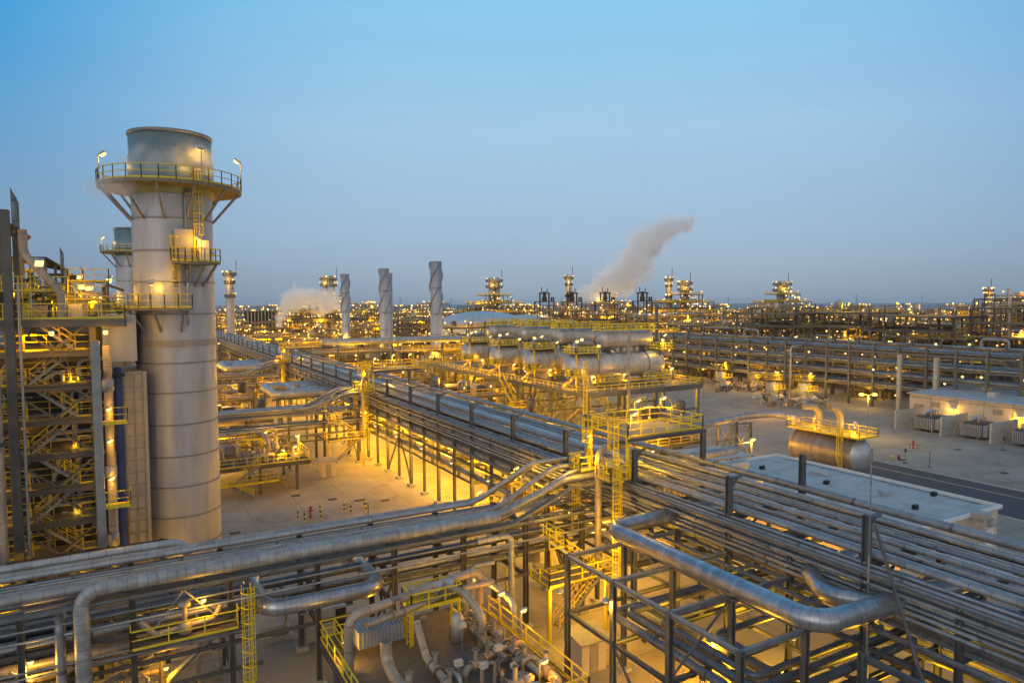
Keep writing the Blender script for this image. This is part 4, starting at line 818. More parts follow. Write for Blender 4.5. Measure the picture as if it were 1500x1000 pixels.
# ================================================================ grey expansion frames and big silver loop beside the rack
t = thing('steel_structure', 'open grey steel frame carrying the big silver loop beside the main rack', 'steel frame', (29, 28.5, 0)); fy = [21.5, 26.2, 30.9, 35.6]
for x in (24.3, 28.9):
    for y in fy:
        m = M(); m.hcol(x, y, .3, 8.95, .3, .045, 'y'); part('column', m, 'steel', t); m = M(); m.box(x - .4, x + .4, y - .4, y + .4, 0, .3); sub('pedestal', m, 'concrete', t.children[-1])
for z in (5.1, 8.8):
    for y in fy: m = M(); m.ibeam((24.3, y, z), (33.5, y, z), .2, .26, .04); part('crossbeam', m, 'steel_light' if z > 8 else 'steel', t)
    for x in (24.3, 28.9):
        if z < 8 and x > 28: continue
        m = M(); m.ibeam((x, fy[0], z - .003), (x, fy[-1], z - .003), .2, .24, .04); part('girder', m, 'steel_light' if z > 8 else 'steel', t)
for y0, y1 in ((26.2, 30.9),): m = M(); m.bar((24.3, y0, .5), (24.3, y1, 5), .12); m.bar((24.3, y1, .5), (24.3, y0, 5), .12); m.bar((24.3, y0, 5.2), (28.9, y0, 8.7), .1); part('brace', m, 'steel', t)
hairpin([(39.5, 36.35, 9.75), (28.2, 36.35, 9.75), (28.2, 20.3, 9.75), (39.5, 19.4, 9.75)], .56, 'clad_fine', 'giant silver ribbed loop pipe lying on the grey steel frame')
hairpin([(33.6, 19.9, 9.5), (32.2, 22.8, 9.4), (33.6, 24.9, 9.6), (38, 25.2, 9.6)], .5, 'clad_fine', 'silver S bend pipe joining the giant loop')
for k, (x0_, y0_, z_, r_) in enumerate([(26.0, 33.4, 5.55, .25), (27.0, 33.0, 5.55, .25), (28.0, 31.0, 5.5, .2), (30.2, 30.0, 8.0, .16), (29.6, 28, 5.6, .2)]):
    hairpin([(39, y0_, z_), (x0_, y0_, z_), (x0_, 21.9 + k * .95, z_), (39, 21.9 + k * .95, z_)], r_, 'dark_pipe' if k != 3 else 'bare_pipe', f'{["outermost","second","third","raised slim","innermost"][k]} blue grey loop pipe inside the grey frame')
for k, (x, z, r_) in enumerate([(30.4, 4.6, .45), (31.8, 5.6, .7), (31.2, 3.2, .4), (32.9, 2.8, .5), (29.7, 3.0, .35)]):
    m = M(); m.tube([(x, 2, z), (x, 20 if k < 2 else 38, z)], r_, 18); solo('low_pipe', m, ['clad_fine', 'dark_pipe', 'dark_pipe', 'dark_pipe', 'bare_pipe'][k], f'{["silver","broad dark","slim dark","thick dark","bare"][k]} low pipe running under the frame alongside the main rack', 'pipe')
t = thing('low_rack', 'low dark steel pipe rack beneath the giant silver loop', 'steel frame', (31.5, 12, 0))
for y in (4, 9, 14, 18.5):
    for x in (28.9, 33.2): m = M(); m.hcol(x, y, 0, 9.0 if x < 30 else 7.0, .3, .045); part('column', m, 'steel', t)
    for z in (2.2, 4.0, 6.6): m = M(); m.ibeam((28.9, y, z), (33.2, y, z), .22, .3, .04); part('crossbeam', m, 'steel', t)
m = M(); m.ibeam((28.9, 4, 8.8), (28.9, 18.5, 8.8), .2, .26, .04); m.ibeam((28.9, 4, 6.4), (28.9, 18.5, 6.4), .2, .26, .04); part('girder', m, 'steel', t)
t = thing('lightning_mast', 'very thin tall mast rising beside the nearest rack column', 'mast', (33.1, 21.1, 0)); m = M(); m.cyl((33.0, 20.9, 0), (33.0, 20.9, 12), .06, 8); m.cyl((33.0, 20.9, 12), (33.0, 20.9, 17.6), .035, 6); part('mast_tube', m, 'bare_pipe', t); m = M(); m.bar((32.9, 20.9, 13.9), (33.7, 21.0, 13.9), .05); part('bracket', m, 'steel', t)
m = M(); m.bar((33.6, 21.0, 13.4), (29.9, 14.5, 3.5), .13); solo('brace_strut', m, 'steel', 'diagonal steel strut leaning from the nearest rack column', 'strut')
for k, (x, y, z, P) in enumerate([(27.6, 27.2, 3.4, 1500), (24.0, 31.2, 7.6, 330), (32.2, 31, 3.2, 1300), (36.5, 28, 3.6, 2000), (37.5, 21, 3.6, 1100), (33, 12, 2.6, 350), (26.5, 39.8, 4.4, 450)]):
    t = thing('hanging_lamp', f'warm lamp hanging in the grey frame area, {ORD[k]} of seven', 'lamp', (x, y, z))
    m = M(); m.cyl((x, y, z + .25), (x, y, z + .9), .03, 6); m.lathe((x, y, z), [(.06, .3), (.1, .2), (.26, .08), (.26, .04)], 8); part('lamp_shade', m, 'grey_box', t)
    m = M(); m.lathe((x, y, z), [(0, -.1), (.15, -.04), (.18, .06), (.1, .1)], 8); part('bulb', m, 'lens', t); light(x, y, z - .3, P, t, .2)
# ================================================================ flat roofed building beside the rack
t = thing('flat_roof_building', 'long low cream building with a flat white roof beside the main rack', 'building', (71, 48, 0))
m = M(); m.box(59.4, 76.0, 34.7, 61.5, 0, 4.2); part('wall', m, 'cream', t); wa = t.children[-1]
m = M(); m.box(59.1, 76.3, 34.4, 61.8, 4.2, 4.32); part('roof', m, 'roof_white', t); rf = t.children[-1]
m = M(); m.box(59.1, 59.35, 34.4, 61.8, 4.32, 4.6); m.box(76.05, 76.3, 34.4, 61.8, 4.32, 4.6); m.box(59.35, 76.05, 61.55, 61.8, 4.32, 4.6); m.box(59.35, 76.05, 34.4, 34.65, 4.32, 4.6); sub('parapet', m, 'white_paint', rf)
for k, (x, y) in enumerate([(68.4, 57.5), (69.0, 49), (68.2, 38.5), (74.6, 40.2)]): m = M(); m.box(x - .3, x + .3, y - .2, y + .2, 4.32, 4.75); m.bar((x - .5, y, 4.6), (x + .5, y + .2, 4.7), .08); sub('roof_vent', m, 'black', rf)
for k, (x, y, sx, sy) in enumerate([(62, 53, .9, .6), (63, 44, .5, .5), (72, 52, .35, 1.2), (70.5, 43, .6, .4)]): m = M(); m.box(x - sx, x + sx, y - sy, y + sy, 4.32, 4.62 + .2 * (k % 2)); sub('roof_unit', m, 'grey_box', rf)
m = M(); m.tube([(60.5, 36, 4.42), (60.5, 58, 4.42), (66, 58, 4.42)], .06, 6); m.tube([(75.3, 36, 4.42), (75.3, 60, 4.42)], .05, 6); sub('roof_conduit', m, 'steel_light', rf)
for k in range(4): m = M(); m.box(59.4, 76, 36.6 + k * 6.4, 36.66 + k * 6.4, 4.321, 4.335); sub('roof_seam', m, 'panel', rf)
m = M(); m.box(73.5, 75.2, 34.62, 34.697, .1, 2.5); part('door', m, 'white_paint', t)
m = M(); m.box(74.0, 74.9, 34.2, 34.66, 2.7, 3.4); part('wall_vent', m, 'grey_box', t)
m = M(); m.box(70.2, 71.6, 33.2, 34.39, 4.3, 4.8); m.box(70.6, 71.2, 33.4, 34.0, 0, 4.3); part('duct_cap', m, 'concrete', t)
for k, (x, y) in enumerate([(55.5, 55), (56, 47), (55.6, 40), (55.4, 33)]):
    q = thing('air_conditioner', f'yellow lit air conditioning box in the lane between rack and flat roofed building, {ORD[k]} along', 'air conditioner', (x, y, 0))
    m = M(); m.box(x - .8, x + .8, y - 1.3, y + 1.3, .3, 2.0); part('body', m, 'cream', q)
    for dy in (-.6, .6): m = M(); m.lathe((x, y + dy, 2.0), [(.5, 0), (.5, .15), (.42, .15), (.42, .02), (0, .02)], 14); part('fan_ring', m, 'dark', q)
for y in (36, 44, 52, 60): light(56.8, y, 4.2, 900)
light(50, 28, 4.5, 1100); light(47, 18, 4, 700); light(52, 44, 3.5, 1200)

# pale wide pipes on low supports between rack and building
for k, (x, z, r_) in enumerate([(46.2, 7.6, .6), (48.0, 7.6, .6), (50.0, 7.7, .5), (44.4, 9.0, .25)]):
    m = M(); m.tube([(x, 4, z), (x, 40 + 6 * k, z), (x, 46 + 5 * k, z), (x + 8 + k * 2, 46 + 5 * k, z)] if k < 3 else [(x, 4, z), (x, 58, z)], r_, 18, bend=2)
    solo('wide_pipe', m, 'clad' if k % 2 else 'clad_dull', f'{["wide pale","second wide pale","outermost wide","slim raised"][k]} pipe running on low supports beyond the main rack', 'pipe')
t = thing('support_frame', 'grey steel support frame for the wide pale pipes beyond the rack', 'steel frame', (47, 30, 0))
for y in range(6, 60, 9):
    for x in (43.6, 51.0): m = M(); m.box(x - .15, x + .15, y - .15, y + .15, 0, 7.9 if x < 45 else 7.0); part('column', m, 'steel', t)
    m = M(); m.bar((43.6, y, 6.85), (51, y, 6.85), .22, .28); part('crossbeam', m, 'steel', t)
    m = M(); m.bar((43.6, y, 4.2), (51, y, 4.2), .22, .28); part('crossbeam', m, 'steel', t)
for x in (43.6, 51): m = M(); m.bar((x, 6, 6.6), (x, 60, 6.6), .15, .25); part('girder', m, 'steel_light', t)
for k, x in enumerate((44.2, 45.3, 46.6, 47.7, 49, 50.2)): m = M(); m.tube([(x, 4, 4.5), (x, 62, 4.5)], (.2, .3, .16, .25, .34, .2)[k], 10); solo('rack_pipe', m, ('bare_pipe', 'dark_pipe', 'clad_dull')[k % 3], f'pipe on the low deck beyond the main rack, {ORD[k]} out', 'pipe', 'pipes on the low deck beyond the main rack')
m = M(); m.bar((57, 62, 5.6), (49, 46, 8.2), .3); m.bar((53, 60, 5.6), (46, 44, 8.4), .22); solo('brace_strut', m, 'steel_light', 'pale diagonal struts beyond the yellow crossover', 'strut')

# ================================================================ brown horizontal vessel with yellow platform
t = thing('horizontal_vessel', 'brownish horizontal tank with yellow platform and two pipe stubs, behind the flat roof', 'tank', (91, 64, 0)); vx, vz, r_ = 91.0, 3.0, 2.5
prof = [(0.0, 58.1), (1.3, 58.25), (2.0, 58.6), (r_, 59.3), (r_, 69.4), (2.0, 70.0), (1.3, 70.3), (0, 70.5)]
m = M(); m.lathe((vx, 0, vz), prof[3:5], 48, axis='y'); part('shell', m, 'vessel_brown', t)
m = M(); m.lathe((vx, 0, vz), prof[:4], 48, axis='y'); part('end_cap', m, 'vessel_end', t); m = M(); m.lathe((vx, 0, vz), prof[4:], 48, axis='y'); part('end_cap', m, 'vessel_brown', t)
for y in (61.2, 65.6): m = M(); m.lathe((vx, y, vz), [(r_, -.12), (r_ + .06, -.12), (r_ + .06, .12), (r_, .12)], 48, axis='y', smooth=False); part('band', m, 'ring', t)
for y in (60.4, 68.2): m = M(); m.box(vx - 2.0, vx + 2.0, y - .3, y + .3, 0, 1.3); part('saddle', m, 'concrete', t)
z = 5.85
m = M(); m.box(vx - 2.3, vx + 2.0, 58, 70, z - .12, z); part('platform_deck', m, 'yellow', t); pd = t.children[-1]
m = M(); m.rail([(vx - 2.3, 58, z), (vx + 2, 58, z), (vx + 2, 70, z), (vx - 2.3, 70, z)], True, t=.09); sub('handrail', m, 'yellow', pd)
m = M(); m.ladder(vx - 2.75, 60.6, .2, z, (-1, 0), t=.07, wd=.6); part('ladder', m, 'yellow', t)
m = M(); m.tube([(vx, 66, vz + 2.5), (vx, 66, 8.2), (vx - .9, 66.3, 9.3), (vx - 2.4, 67, 9.3)], .5, 14, bend=1.1); part('relief_stub', m, 'tan_pipe', t)
m = M(); m.tube([(vx, 62.6, vz + 2.5), (vx, 62.6, 8.4), (vx - .9, 62.8, 9.6), (vx - 1.7, 63.1, 9.6)], .48, 14, bend=.9); part('relief_stub', m, 'tan_pipe', t)
m = M(); m.tube([(vx, 70.2, 5.6), (vx, 70.2, 7), (vx, 74.2, 7.0), (vx - 6, 75.2, 7.0), (66, 75.2, 5.6), (50, 75, 5.6)], .55, 16, bend=2.2); solo('transfer_pipe', m, 'clad_dull', 'long pale pipe leading away from the brown tank on a steel trestle', 'pipe')
for k, (dx, yy) in enumerate([(-1.9, 58.6), (-.4, 59.8), (1.6, 61), (-2.1, 64.2), (1.4, 67.4), (-1.8, 69.8)]): floodlight(vx + dx, yy, z, 1.6, f'floodlight on the brown tank platform, {ORD[k]} of six', 230, (.2, .8), size=.42)
t = thing('trestle', 'braced steel trestle under the pale pipe beside the brown tank', 'steel frame', (85, 74, 0))
for x in (80.5, 84.8):
    for y in (73.6, 76.4): m = M(); m.box(x - .15, x + .15, y - .15, y + .15, 0, 6.3); part('leg', m, 'steel', t)
for y in (73.6, 76.4): m = M(); m.bar((80.5, y, .6), (84.8, y, 6), .12); m.bar((80.5, y, 6), (84.8, y, .6), .12); m.bar((80.3, y, 6.2), (85, y, 6.2), .2); m.bar((80.5, y, 3.2), (84.8, y, 3.2), .14); part('brace', m, 'steel', t)
floodlight(84.9, 73.4, 0, 3.6, 'very bright floodlight on the trestle leg beside the brown tank', 1500, (-.4, -.8), size=.8, lens='lens_strong')
t = thing('pump_shelter', 'dark open shelter with thin roof over lit pumps, near the trestle', 'shelter', (72, 70, 0))
m = M(); m.add([(66, 66, 3.7), (77, 66, 3.4), (77, 73.5, 3.4), (66, 73.5, 3.7), (66, 66, 3.8), (77, 66, 3.5), (77, 73.5, 3.5), (66, 73.5, 3.8)], [(3, 2, 1, 0), (4, 5, 6, 7), (0, 1, 5, 4), (1, 2, 6, 5), (2, 3, 7, 6), (3, 0, 4, 7)]); part('roof', m, 'roof_white', t)
for x in (66.3, 71.5, 76.7):
    for y in (66.3, 73.2): m = M(); m.box(x - .12, x + .12, y - .12, y + .12, 0, 3.4); part('post', m, 'steel', t)
for k, x in enumerate((68, 71, 74)):
    q = thing('pump_set', f'pump with motor under the thin roofed shelter, {ORD[k]} of three', 'pump', (x, 69, 0))
    m = M(); m.box(x - 1, x + 1, 68.4, 69.8, 0, .4); part('plinth', m, 'concrete', q); m = M(); m.cyl((x - .8, 69, .9), (x + .3, 69, .9), .4, 12); m.lathe((x + .3, 69, .9), [(0, 0), (.55, 0), (.55, .4), (0, .4)], 12, axis='x'); part('motor', m, 'tan_pipe', q)
light(70, 69, 2.8, 500); light(74.5, 70, 2.6, 500)
for k, (x, y) in enumerate([(60, 66), (57, 70), (62, 72), (58, 62)]):
    q = thing('pipe_module', f'small cluster of low pipes and frames beside the pump shelter, {ORD[k]} of four', 'pipework', (x, y, 0))
    for j in range(4): m = M(); m.tube([(x - 1.5 + j, y - 2, 0), (x - 1.5 + j, y - 2, 1 + .5 * j), (x - 1.5 + j, y + 2, 1 + .5 * j), (x - 1.5 + j, y + 2, 0)], .2, 10); part('pipe_bend', m, ('tan_pipe', 'clad_dull')[j % 2], q)
    m = M(); m.rail([(x - 2.4, y - 2.4, 0), (x + 2.4, y - 2.4, 0), (x + 2.4, y + 2.4, 0)], t=.08); part('handrail', m, 'yellow', q)
    light(x, y - 1.5, 3.2, 600)

# ================================================================ beige building with transformers, on the right
t = thing('substation_building', 'long cream panelled substation building with pale flat roof beside the transformers', 'building', (150, 62, 0))
m = M(); m.box(144.5, 163, 10, 83.4, 0, 5.6); part('wall', m, 'cream', t)
m = M(); m.add([(144.1, 9.6, 5.6), (163.4, 9.6, 5.6), (163.4, 83.8, 5.6), (144.1, 83.8, 5.6), (144.1, 9.6, 5.8), (163.4, 9.6, 6.3), (163.4, 83.8, 6.3), (144.1, 83.8, 5.8)], [(3, 2, 1, 0), (4, 5, 6, 7), (0, 1, 5, 4), (1, 2, 6, 5), (2, 3, 7, 6), (3, 0, 4, 7)]); part('roof', m, 'roof_white', t)
m = M()
for y in range(14, 83, 5): m.box(144.44, 144.5, y - .05, y + .05, 0, 5.6)
part('panel_joint', m, 'panel', t)
for k, y in enumerate((71, 59.5, 47)): m = M(); m.box(144.38, 144.497, y - .55, y + .55, 0, 2.3); part('door', m, 'grey_box', t)
for k, y in enumerate((66.5, 55, 78)): m = M(); m.box(144.3, 144.497, y - .8, y + .8, 3.4, 4.4); part('louvre', m, 'steel_light', t)
for k, (x, y) in enumerate([(150, 70), (155, 58), (149, 50), (158, 75)]): m = M(); m.box(x - .9, x + .9, y - .7, y + .7, 5.8, 7.0); part('roof_unit', m, 'grey_box', t)
m = M(); m.tube([(144.3, 40, 5.0), (144.3, 83, 5.0)], .06, 6); part('conduit', m, 'steel_light', t)
m = M(); m.box(143.6, 144.45, 80.6, 82.0, 2.4, 3.6); part('wall_vent', m, 'panel', t)
for k, y in enumerate((74.6, 62.8, 50)):
    floodlight(144.2, y, 3.0, .5, f'wall lamp on the cream substation, {ORD[k]} from its far corner', 420, (-1, 0), size=.6)
for k, y in enumerate((78.6, 70, 61.6, 53)):
    m = M(); m.box(131.5, 140.5, y - .2, y + .2, 0, 3.6); solo('blast_wall', m, 'concrete', f'grey concrete blast wall between transformers, {ORD[k]} from the far end', 'wall')
for k, y in enumerate((74.2, 65.8, 57.4, 49)):
    q = thing('transformer', f'finned grey transformer between blast walls, {ORD[k]} from the far end', 'transformer', (136, y, 0))
    m = M(); m.box(134, 138.4, y - 1.6, y + 1.6, .3, 2.9); part('tank_body', m, 'dark_pipe', q)
    m = M()
    for j in range(10): m.box(133.2 , 134, y - 1.6 + j * .34, y - 1.5 + j * .34, .6, 2.6); m.box(134.2 + j * .4, 134.3 + j * .4, y - 2.4, y - 1.6, .6, 2.6)
    part('radiator', m, 'grey_box', q)
    m = M(); m.cyl((134.2, y + .4, 3.6), (137.8, y + .4, 3.6), .38, 12); part('conservator', m, 'grey_box', q)
    for j in range(3): m = M(); m.lathe((134.8 + j * 1.2, y - .6, 2.9), [(.12, 0), (.22, .15), (.1, .3), (.2, .45), (.09, .6), (.16, .75), (.05, 1.0), (0, 1.0)], 8); part('bushing', m, 'tan_pipe', q)
t = thing('wire_fence', 'thin wire fence beside the transformer yard', 'fence', (131, 60, 0))
for k in range(16): m = M(); m.box(129.9, 130.0, 20 + k * 3.9, 20.1 + k * 3.9, 0, 2.2); part('post', m, 'steel_light', t)
m = M()
for z in (.5, 1.2, 2.1): m.bar((129.95, 20, z), (129.95, 78.6, z), .035)
part('wire', m, 'steel_light', t)
t = thing('street_lamp', 'tall twin headed street lamp glowing orange on the open concrete', 'street lamp', (119.1, 76.4, 0)); m = M(); m.cyl((119.1, 76.4, 0), (119.1, 76.4, 7.9), .09, 8); part('pole', m, 'steel_light', t)
for s_ in (-1, 1):
    m = M(); m.bar((119.1, 76.4, 7.8), (119.1 + s_ * .75, 76.4 - s_ * .5, 8.0), .1); part('arm', m, 'steel_light', t)
    m = M(); m.lathe((119.1 + s_ * .95, 76.4 - s_ * .65, 7.65), [(0, 0), (.42, .1), (.48, .3), (.3, .5), (0, .55)], 12); part('lens', m, 'lens_strong', t)
light(119, 76.3, 7.3, 2600); light(120, 100, 6, 2000, rad=1)
for k, (x, y) in enumerate([(104.8, 60.9), (128, 58), (96, 88), (108, 95)]):
    m = M(); m.cyl((x, y, 0), (x, y, 2.4), .05, 6); m.box(x - .2, x + .2, y - .05, y + .05, 1.7, 2.3); m.box(x - .3, x + .3, y - .3, y + .3, 0, .1); solo('call_point', m, 'steel', f'thin grey call point post on the open concrete, {ORD[k]} of four', 'post')
t = thing('marker_board', 'small yellow and black marker board standing on the concrete', 'sign', (89, 94, 0)); m = M(); m.box(88.9, 89.0, 93.7, 94.3, 0, 2.2); part('board', m, 'yellow', t); m = M(); m.box(88.86, 88.9, 93.75, 94.25, .8, 1.4); part('stripe', m, 'black', t)

# ================================================================ four upright drums with yellow tops
for k, (x, y) in enumerate([(152, 143), (161, 138.5), (142.5, 117), (147, 111)]):
    t = thing('upright_drum', f'upright silver drum with yellow top platform out on the concrete, {ORD[k]} of four', 'tank', (x, y, 0))
    m = M(); m.lathe((x, y, 0), [(1.6, 1), (1.6, 4.6), (1.3, 5.2), (.6, 5.5), (0, 5.6)], 24); part('shell', m, 'clad_dull', t)
    for a in range(4): an = a * 1.57 + .7; m = M(); m.box(x + 1.3 * math.cos(an) - .15, x + 1.3 * math.cos(an) + .15, y + 1.3 * math.sin(an) - .15, y + 1.3 * math.sin(an) + .15, 0, 1.4); part('leg', m, 'steel', t)
    m = M(); m.lathe((x, y, 5.7), [(0, 0), (2.5, 0), (2.5, -.2), (0, -.2)], 16, smooth=False); part('platform_deck', m, 'grating', t)
    m = M(); m.rail([(x + 2.5 * math.cos(a * .5236), y + 2.5 * math.sin(a * .5236), 5.7) for a in range(12)], True, t=.13); m.rail([(x - 2, y - 2.2, 3.2), (x + 2, y - 2.2, 3.2)], t=.13); m.box(x - 2, x + 2, y - 2.3, y - 1.4, 3.1, 3.2); part('handrail', m, 'yellow', t)
    floodlight(x - 1, y - 2, 5.7, 1.8, f'floodlight on top of the {ORD[k]} upright drum', 700, (0, -1), size=.7); light(x - 1.5, y - 4.5, 4.5, 900)
    q = thing('valve_cluster', f'low tangle of valves and pipes at the foot of the {ORD[k]} upright drum', 'pipework', (x - 6, y - 5, 0))
    for j in range(26):
        xx, yy = x - 10 + rnd.random() * 13, y - 9 + rnd.random() * 8; m = M(); m.tube([(xx, yy, 0), (xx, yy, .8 + rnd.random()), (xx + rnd.uniform(-2.5, 2.5), yy, 1 + rnd.random()), (xx + rnd.uniform(-2, 2), yy + 1, 1 + rnd.random() * 1.4)], rnd.choice((.1, .16, .25)), 6); part('pipe_bend', m, rnd.choice(('tan_pipe', 'grey_box', 'clad_dull', 'dark')), q)
    for j in range(3): xx = x - 8 + j * 3; m = M(); m.lathe((xx, y - 6 + j, 0), [(0, 0), (.6, 0), (.6, 2.2), (0, 2.5)], 10); part('pot', m, ('tan_pipe', 'clad_dull', 'vessel')[j], q)

# ================================================================ table top with eight big drums
TX0, TX1, TY0, TY1, TZ = 65.7, 93.0, 92.0, 162.0, 9.95
t = thing('table_top_structure', 'tall steel table with yellow railed edge carrying the eight big silver drums', 'platform', (79, 127, 0))
m = M(); m.box(TX0, TX1, TY0, TY1, TZ - .25, TZ); part('deck', m, 'grating', t)
m = M(); m.box(TX0 - .1, TX0, TY0, TY1, TZ - .55, TZ + .12); m.box(TX0 - .1, TX1 + .1, TY0 - .1, TY0, TZ - .55, TZ + .12); part('edge_beam', m, 'steel', t)
m = M(); m.rail([(TX0, TY1, TZ), (TX0, TY0, TZ), (TX1, TY0, TZ), (TX1, TY0 + 12, TZ)], t=.1); part('handrail', m, 'yellow', t)
for y in [TY0 + .3 + 11.5 * k for k in range(7)]:
    for x in (TX0 + 1.4, TX0 + 9, TX0 + 18, TX1 - 1):
        m = M(); m.box(x - .25, x + .25, y - .25, y + .25, 0, TZ - .5); part('column', m, 'steel', t)
    m = M(); m.bar((TX0, y, TZ - .6), (TX1, y, TZ - .6), .3, .5); part('crossbeam', m, 'steel', t)
    m = M(); m.bar((TX0 + 1.4, y, 5.5), (TX1 - 1, y, 5.5), .25, .3); part('crossbeam', m, 'steel', t)
m = M(); m.ladder(TX0 + .2, TY0 - .5, 0.5, TZ + 4.5, (-.4, -1), wd=.6, t=.09); part('ladder', m, 'yellow', t)
m = M(); m.stair((TX0 - 1.5, 117, TZ - .1), (TX0 - 1.5, 112.5, 5.6), 1.1, t=.1); part('stair', m, None, t); m = M(); m.rail([(TX0 - .6, 112.5, 5.6), (TX0 - 2.6, 112.5, 5.6), (TX0 - 2.6, 109.5, 5.6), (TX0 - .6, 109.5, 5.6)], True, t=.1); m.box(TX0 - 2.6, TX0, 109.5, 112.5, 5.5, 5.6); part('landing', m, 'yellow', t)
for k in range(60):
    x = TX0 + 2 + rnd.random() * 24; y = TY0 + 2 + rnd.random() * 60; m = M()
    m.tube([(x, y, 0), (x, y, 1 + rnd.random() * 7), (x + rnd.uniform(-5, 5), y, 1 + rnd.random() * 7), (x + rnd.uniform(-4, 4), y + rnd.uniform(-5, 5), 1 + rnd.random() * 7)], rnd.choice((.12, .2, .3, .4)), 8); part('pipe_branch', m, rnd.choice(('tan_pipe', 'bare_pipe', 'clad_dull', 'steel_light')), t)
def drum(y, k):
    n = ORD[k]
    q = thing('kettle_drum', f'large silver horizontal drum on the table top, {n} from the closest corner', 'tank', (79, y, TZ)); r_, zc = 2.35, TZ + 3.55
    m = M(); m.lathe((0, y, zc), [(r_, 70.2), (r_, 89.2)], 40, axis='x'); part('shell', m, 'vessel', q)
    m = M(); m.lathe((0, y, zc), [(0, 68.4), (.9, 68.5), (1.7, 68.9), (2.15, 69.4), (r_, 70.2)], 40, axis='x'); part('end_cap', m, 'vessel_end', q)
    m = M(); m.lathe((0, y, zc), [(r_, 89.2), (2.1, 90), (1.2, 90.6), (0, 90.8)], 40, axis='x'); part('end_cap', m, 'vessel', q)
    for x in (74.2, 86.0): m = M(); m.lathe((x, y, zc), [(r_, -.15), (r_ + .1, -.15), (r_ + .1, .15), (r_, .15)], 40, axis='x', smooth=False); part('band', m, 'ring', q)
    for x in (73, 79.5, 86.5): m = M(); m.box(x - .3, x + .3, y - 1.6, y + 1.6, TZ, TZ + 1.5); part('saddle', m, 'concrete', q)
    m = M(); m.tube([(69.6, y - .3, TZ + 1.5), (69.2, y - .3, TZ + .9), (68.2, y - .3, TZ + .5), (67.6, y - .3, TZ + .2)], .35, 10, bend=.8); part('drain_bend', m, 'tan_pipe', q)
    z = TZ + 6.1
    p = thing('drum_platform', f'yellow railed platform with curved header over the nose of the {n} big drum', 'platform', (70.5, y, z))
    m = M(); m.box(69.2, 74.4, y - 2.2, y + 2.2, z - .15, z); part('deck', m, 'grating', p)
    m = M(); m.rail([(69.2, y - 2.2, z), (74.4, y - 2.2, z), (74.4, y + 2.2, z), (69.2, y + 2.2, z)], True, t=.12, post=.9); part('handrail', m, 'yellow', p)
    m = M(); m.tube([(70.2, y, zc + 2), (70.2, y, z + 1.7), (74.6, y, z + 1.7), (74.6, y, zc + 2)], .42, 12, bend=.9); part('header_pipe', m, 'clad_dull', p)
    for x in (69.4, 74.2): m = M(); m.box(x - .1, x + .1, y - 2.1, y - 1.9, TZ, z - .15); part('leg', m, 'yellow', p)
    m = M(); m.box(67.4, 69.4, y - 3.4, y - 1.0, TZ + 2.2, TZ + 2.3); m.rail([(67.4, y - 3.4, TZ + 2.3), (69.4, y - 3.4, TZ + 2.3), (69.4, y - 1, TZ + 2.3), (67.4, y - 1, TZ + 2.3)], True, t=.12, post=.7); part('side_step', m, 'yellow', p)
    b_ = thing('drum_platform', f'low yellow railed step along the flank of the {n} big drum', 'platform', (80, y - 3.4, TZ))
    m = M(); m.box(72, 89, y - 4.2, y - 3.2, TZ + .9, TZ + 1.0); m.rail([(72, y - 4.2, TZ + 1), (78, y - 4.2, TZ + 1)], t=.12, post=1); m.rail([(83, y - 4.2, TZ + 1), (89, y - 4.2, TZ + 1)], t=.12, post=1); part('deck', m, 'yellow', b_)
    for j in range(5): xx = 72.5 + j * 4; m = M(); m.tube([(xx, y - 2.9, TZ), (xx, y - 2.9, TZ + 1.2 + j % 2), (xx + 2.4, y - 2.9, TZ + 1.2 + j % 2)], (.14, .22, .3)[j % 3], 8); part('pipe_branch', m, ('tan_pipe', 'clad_dull')[j % 2], b_)
    zu = TZ + 8.3; ru = 1.6
    u = thing('upper_drum', f'smaller silver drum stacked above the {n} big drum', 'tank', (79, y, zu))
    m = M(); m.lathe((0, y, zu), [(0, 75.6), (1.1, 75.8), (ru, 76.6), (ru, 87.0), (1.1, 87.8), (0, 88)], 32, axis='x'); part('shell', m, 'vessel', u)
    for x in (77.6, 86): m = M(); m.box(x - .25, x + .25, y - 1.2, y + 1.2, zu - 2.5, zu - 1.2); part('saddle', m, 'steel', u)
    for x in (79.4, 81, 82.5, 84): m = M(); m.lathe((x, y - .9, zu - 2.4), [(.3, 0), (.45, .2), (.45, .6), (.3, .9)], 10); part('nozzle', m, 'clad_dull', u)
    for x in (79.6, 83.3): m = M(); m.lathe((x, y, zu + 1.5), [(.5, 0), (.5, .9), (.65, .9), (.65, 1.1), (0, 1.2)], 12); part('manway', m, 'clad_dull', u)
    zz = zu + ru + .15
    w_ = thing('drum_platform', f'long yellow walkway on top of the {n} upper drum', 'platform', (81, y, zz))
    m = M(); m.box(75.4, 88.6, y - 1.7, y - 1.0, zz - .1, zz); m.box(75.4, 88.6, y + 1.0, y + 1.7, zz - .1, zz); part('deck', m, 'yellow', w_)
    m = M(); m.rail([(75.4, y - 1.7, zz), (88.6, y - 1.7, zz), (88.6, y + 1.7, zz), (75.4, y + 1.7, zz)], True, t=.12, post=1.1); part('handrail', m, 'yellow', w_)
    e = thing('drum_platform', f'boxy yellow end platform at the far tip of the {n} drum pair', 'platform', (90.5, y, TZ)); 
    m = M(); m.box(88.8, 92.6, y - 2, y + 1.6, zu - 2.2, zu - 2.1); m.rail([(88.8, y - 2, zu - 2.1), (92.6, y - 2, zu - 2.1), (92.6, y + 1.6, zu - 2.1), (88.8, y + 1.6, zu - 2.1)], True, t=.12, post=.8); part('deck', m, 'yellow', e)
    for x in (89, 92.4): m = M(); m.box(x - .12, x + .12, y - 1.95, y - 1.7, TZ, zu - 2.2); part('leg', m, 'steel', e)
    g = 'floodlights among the big drums'
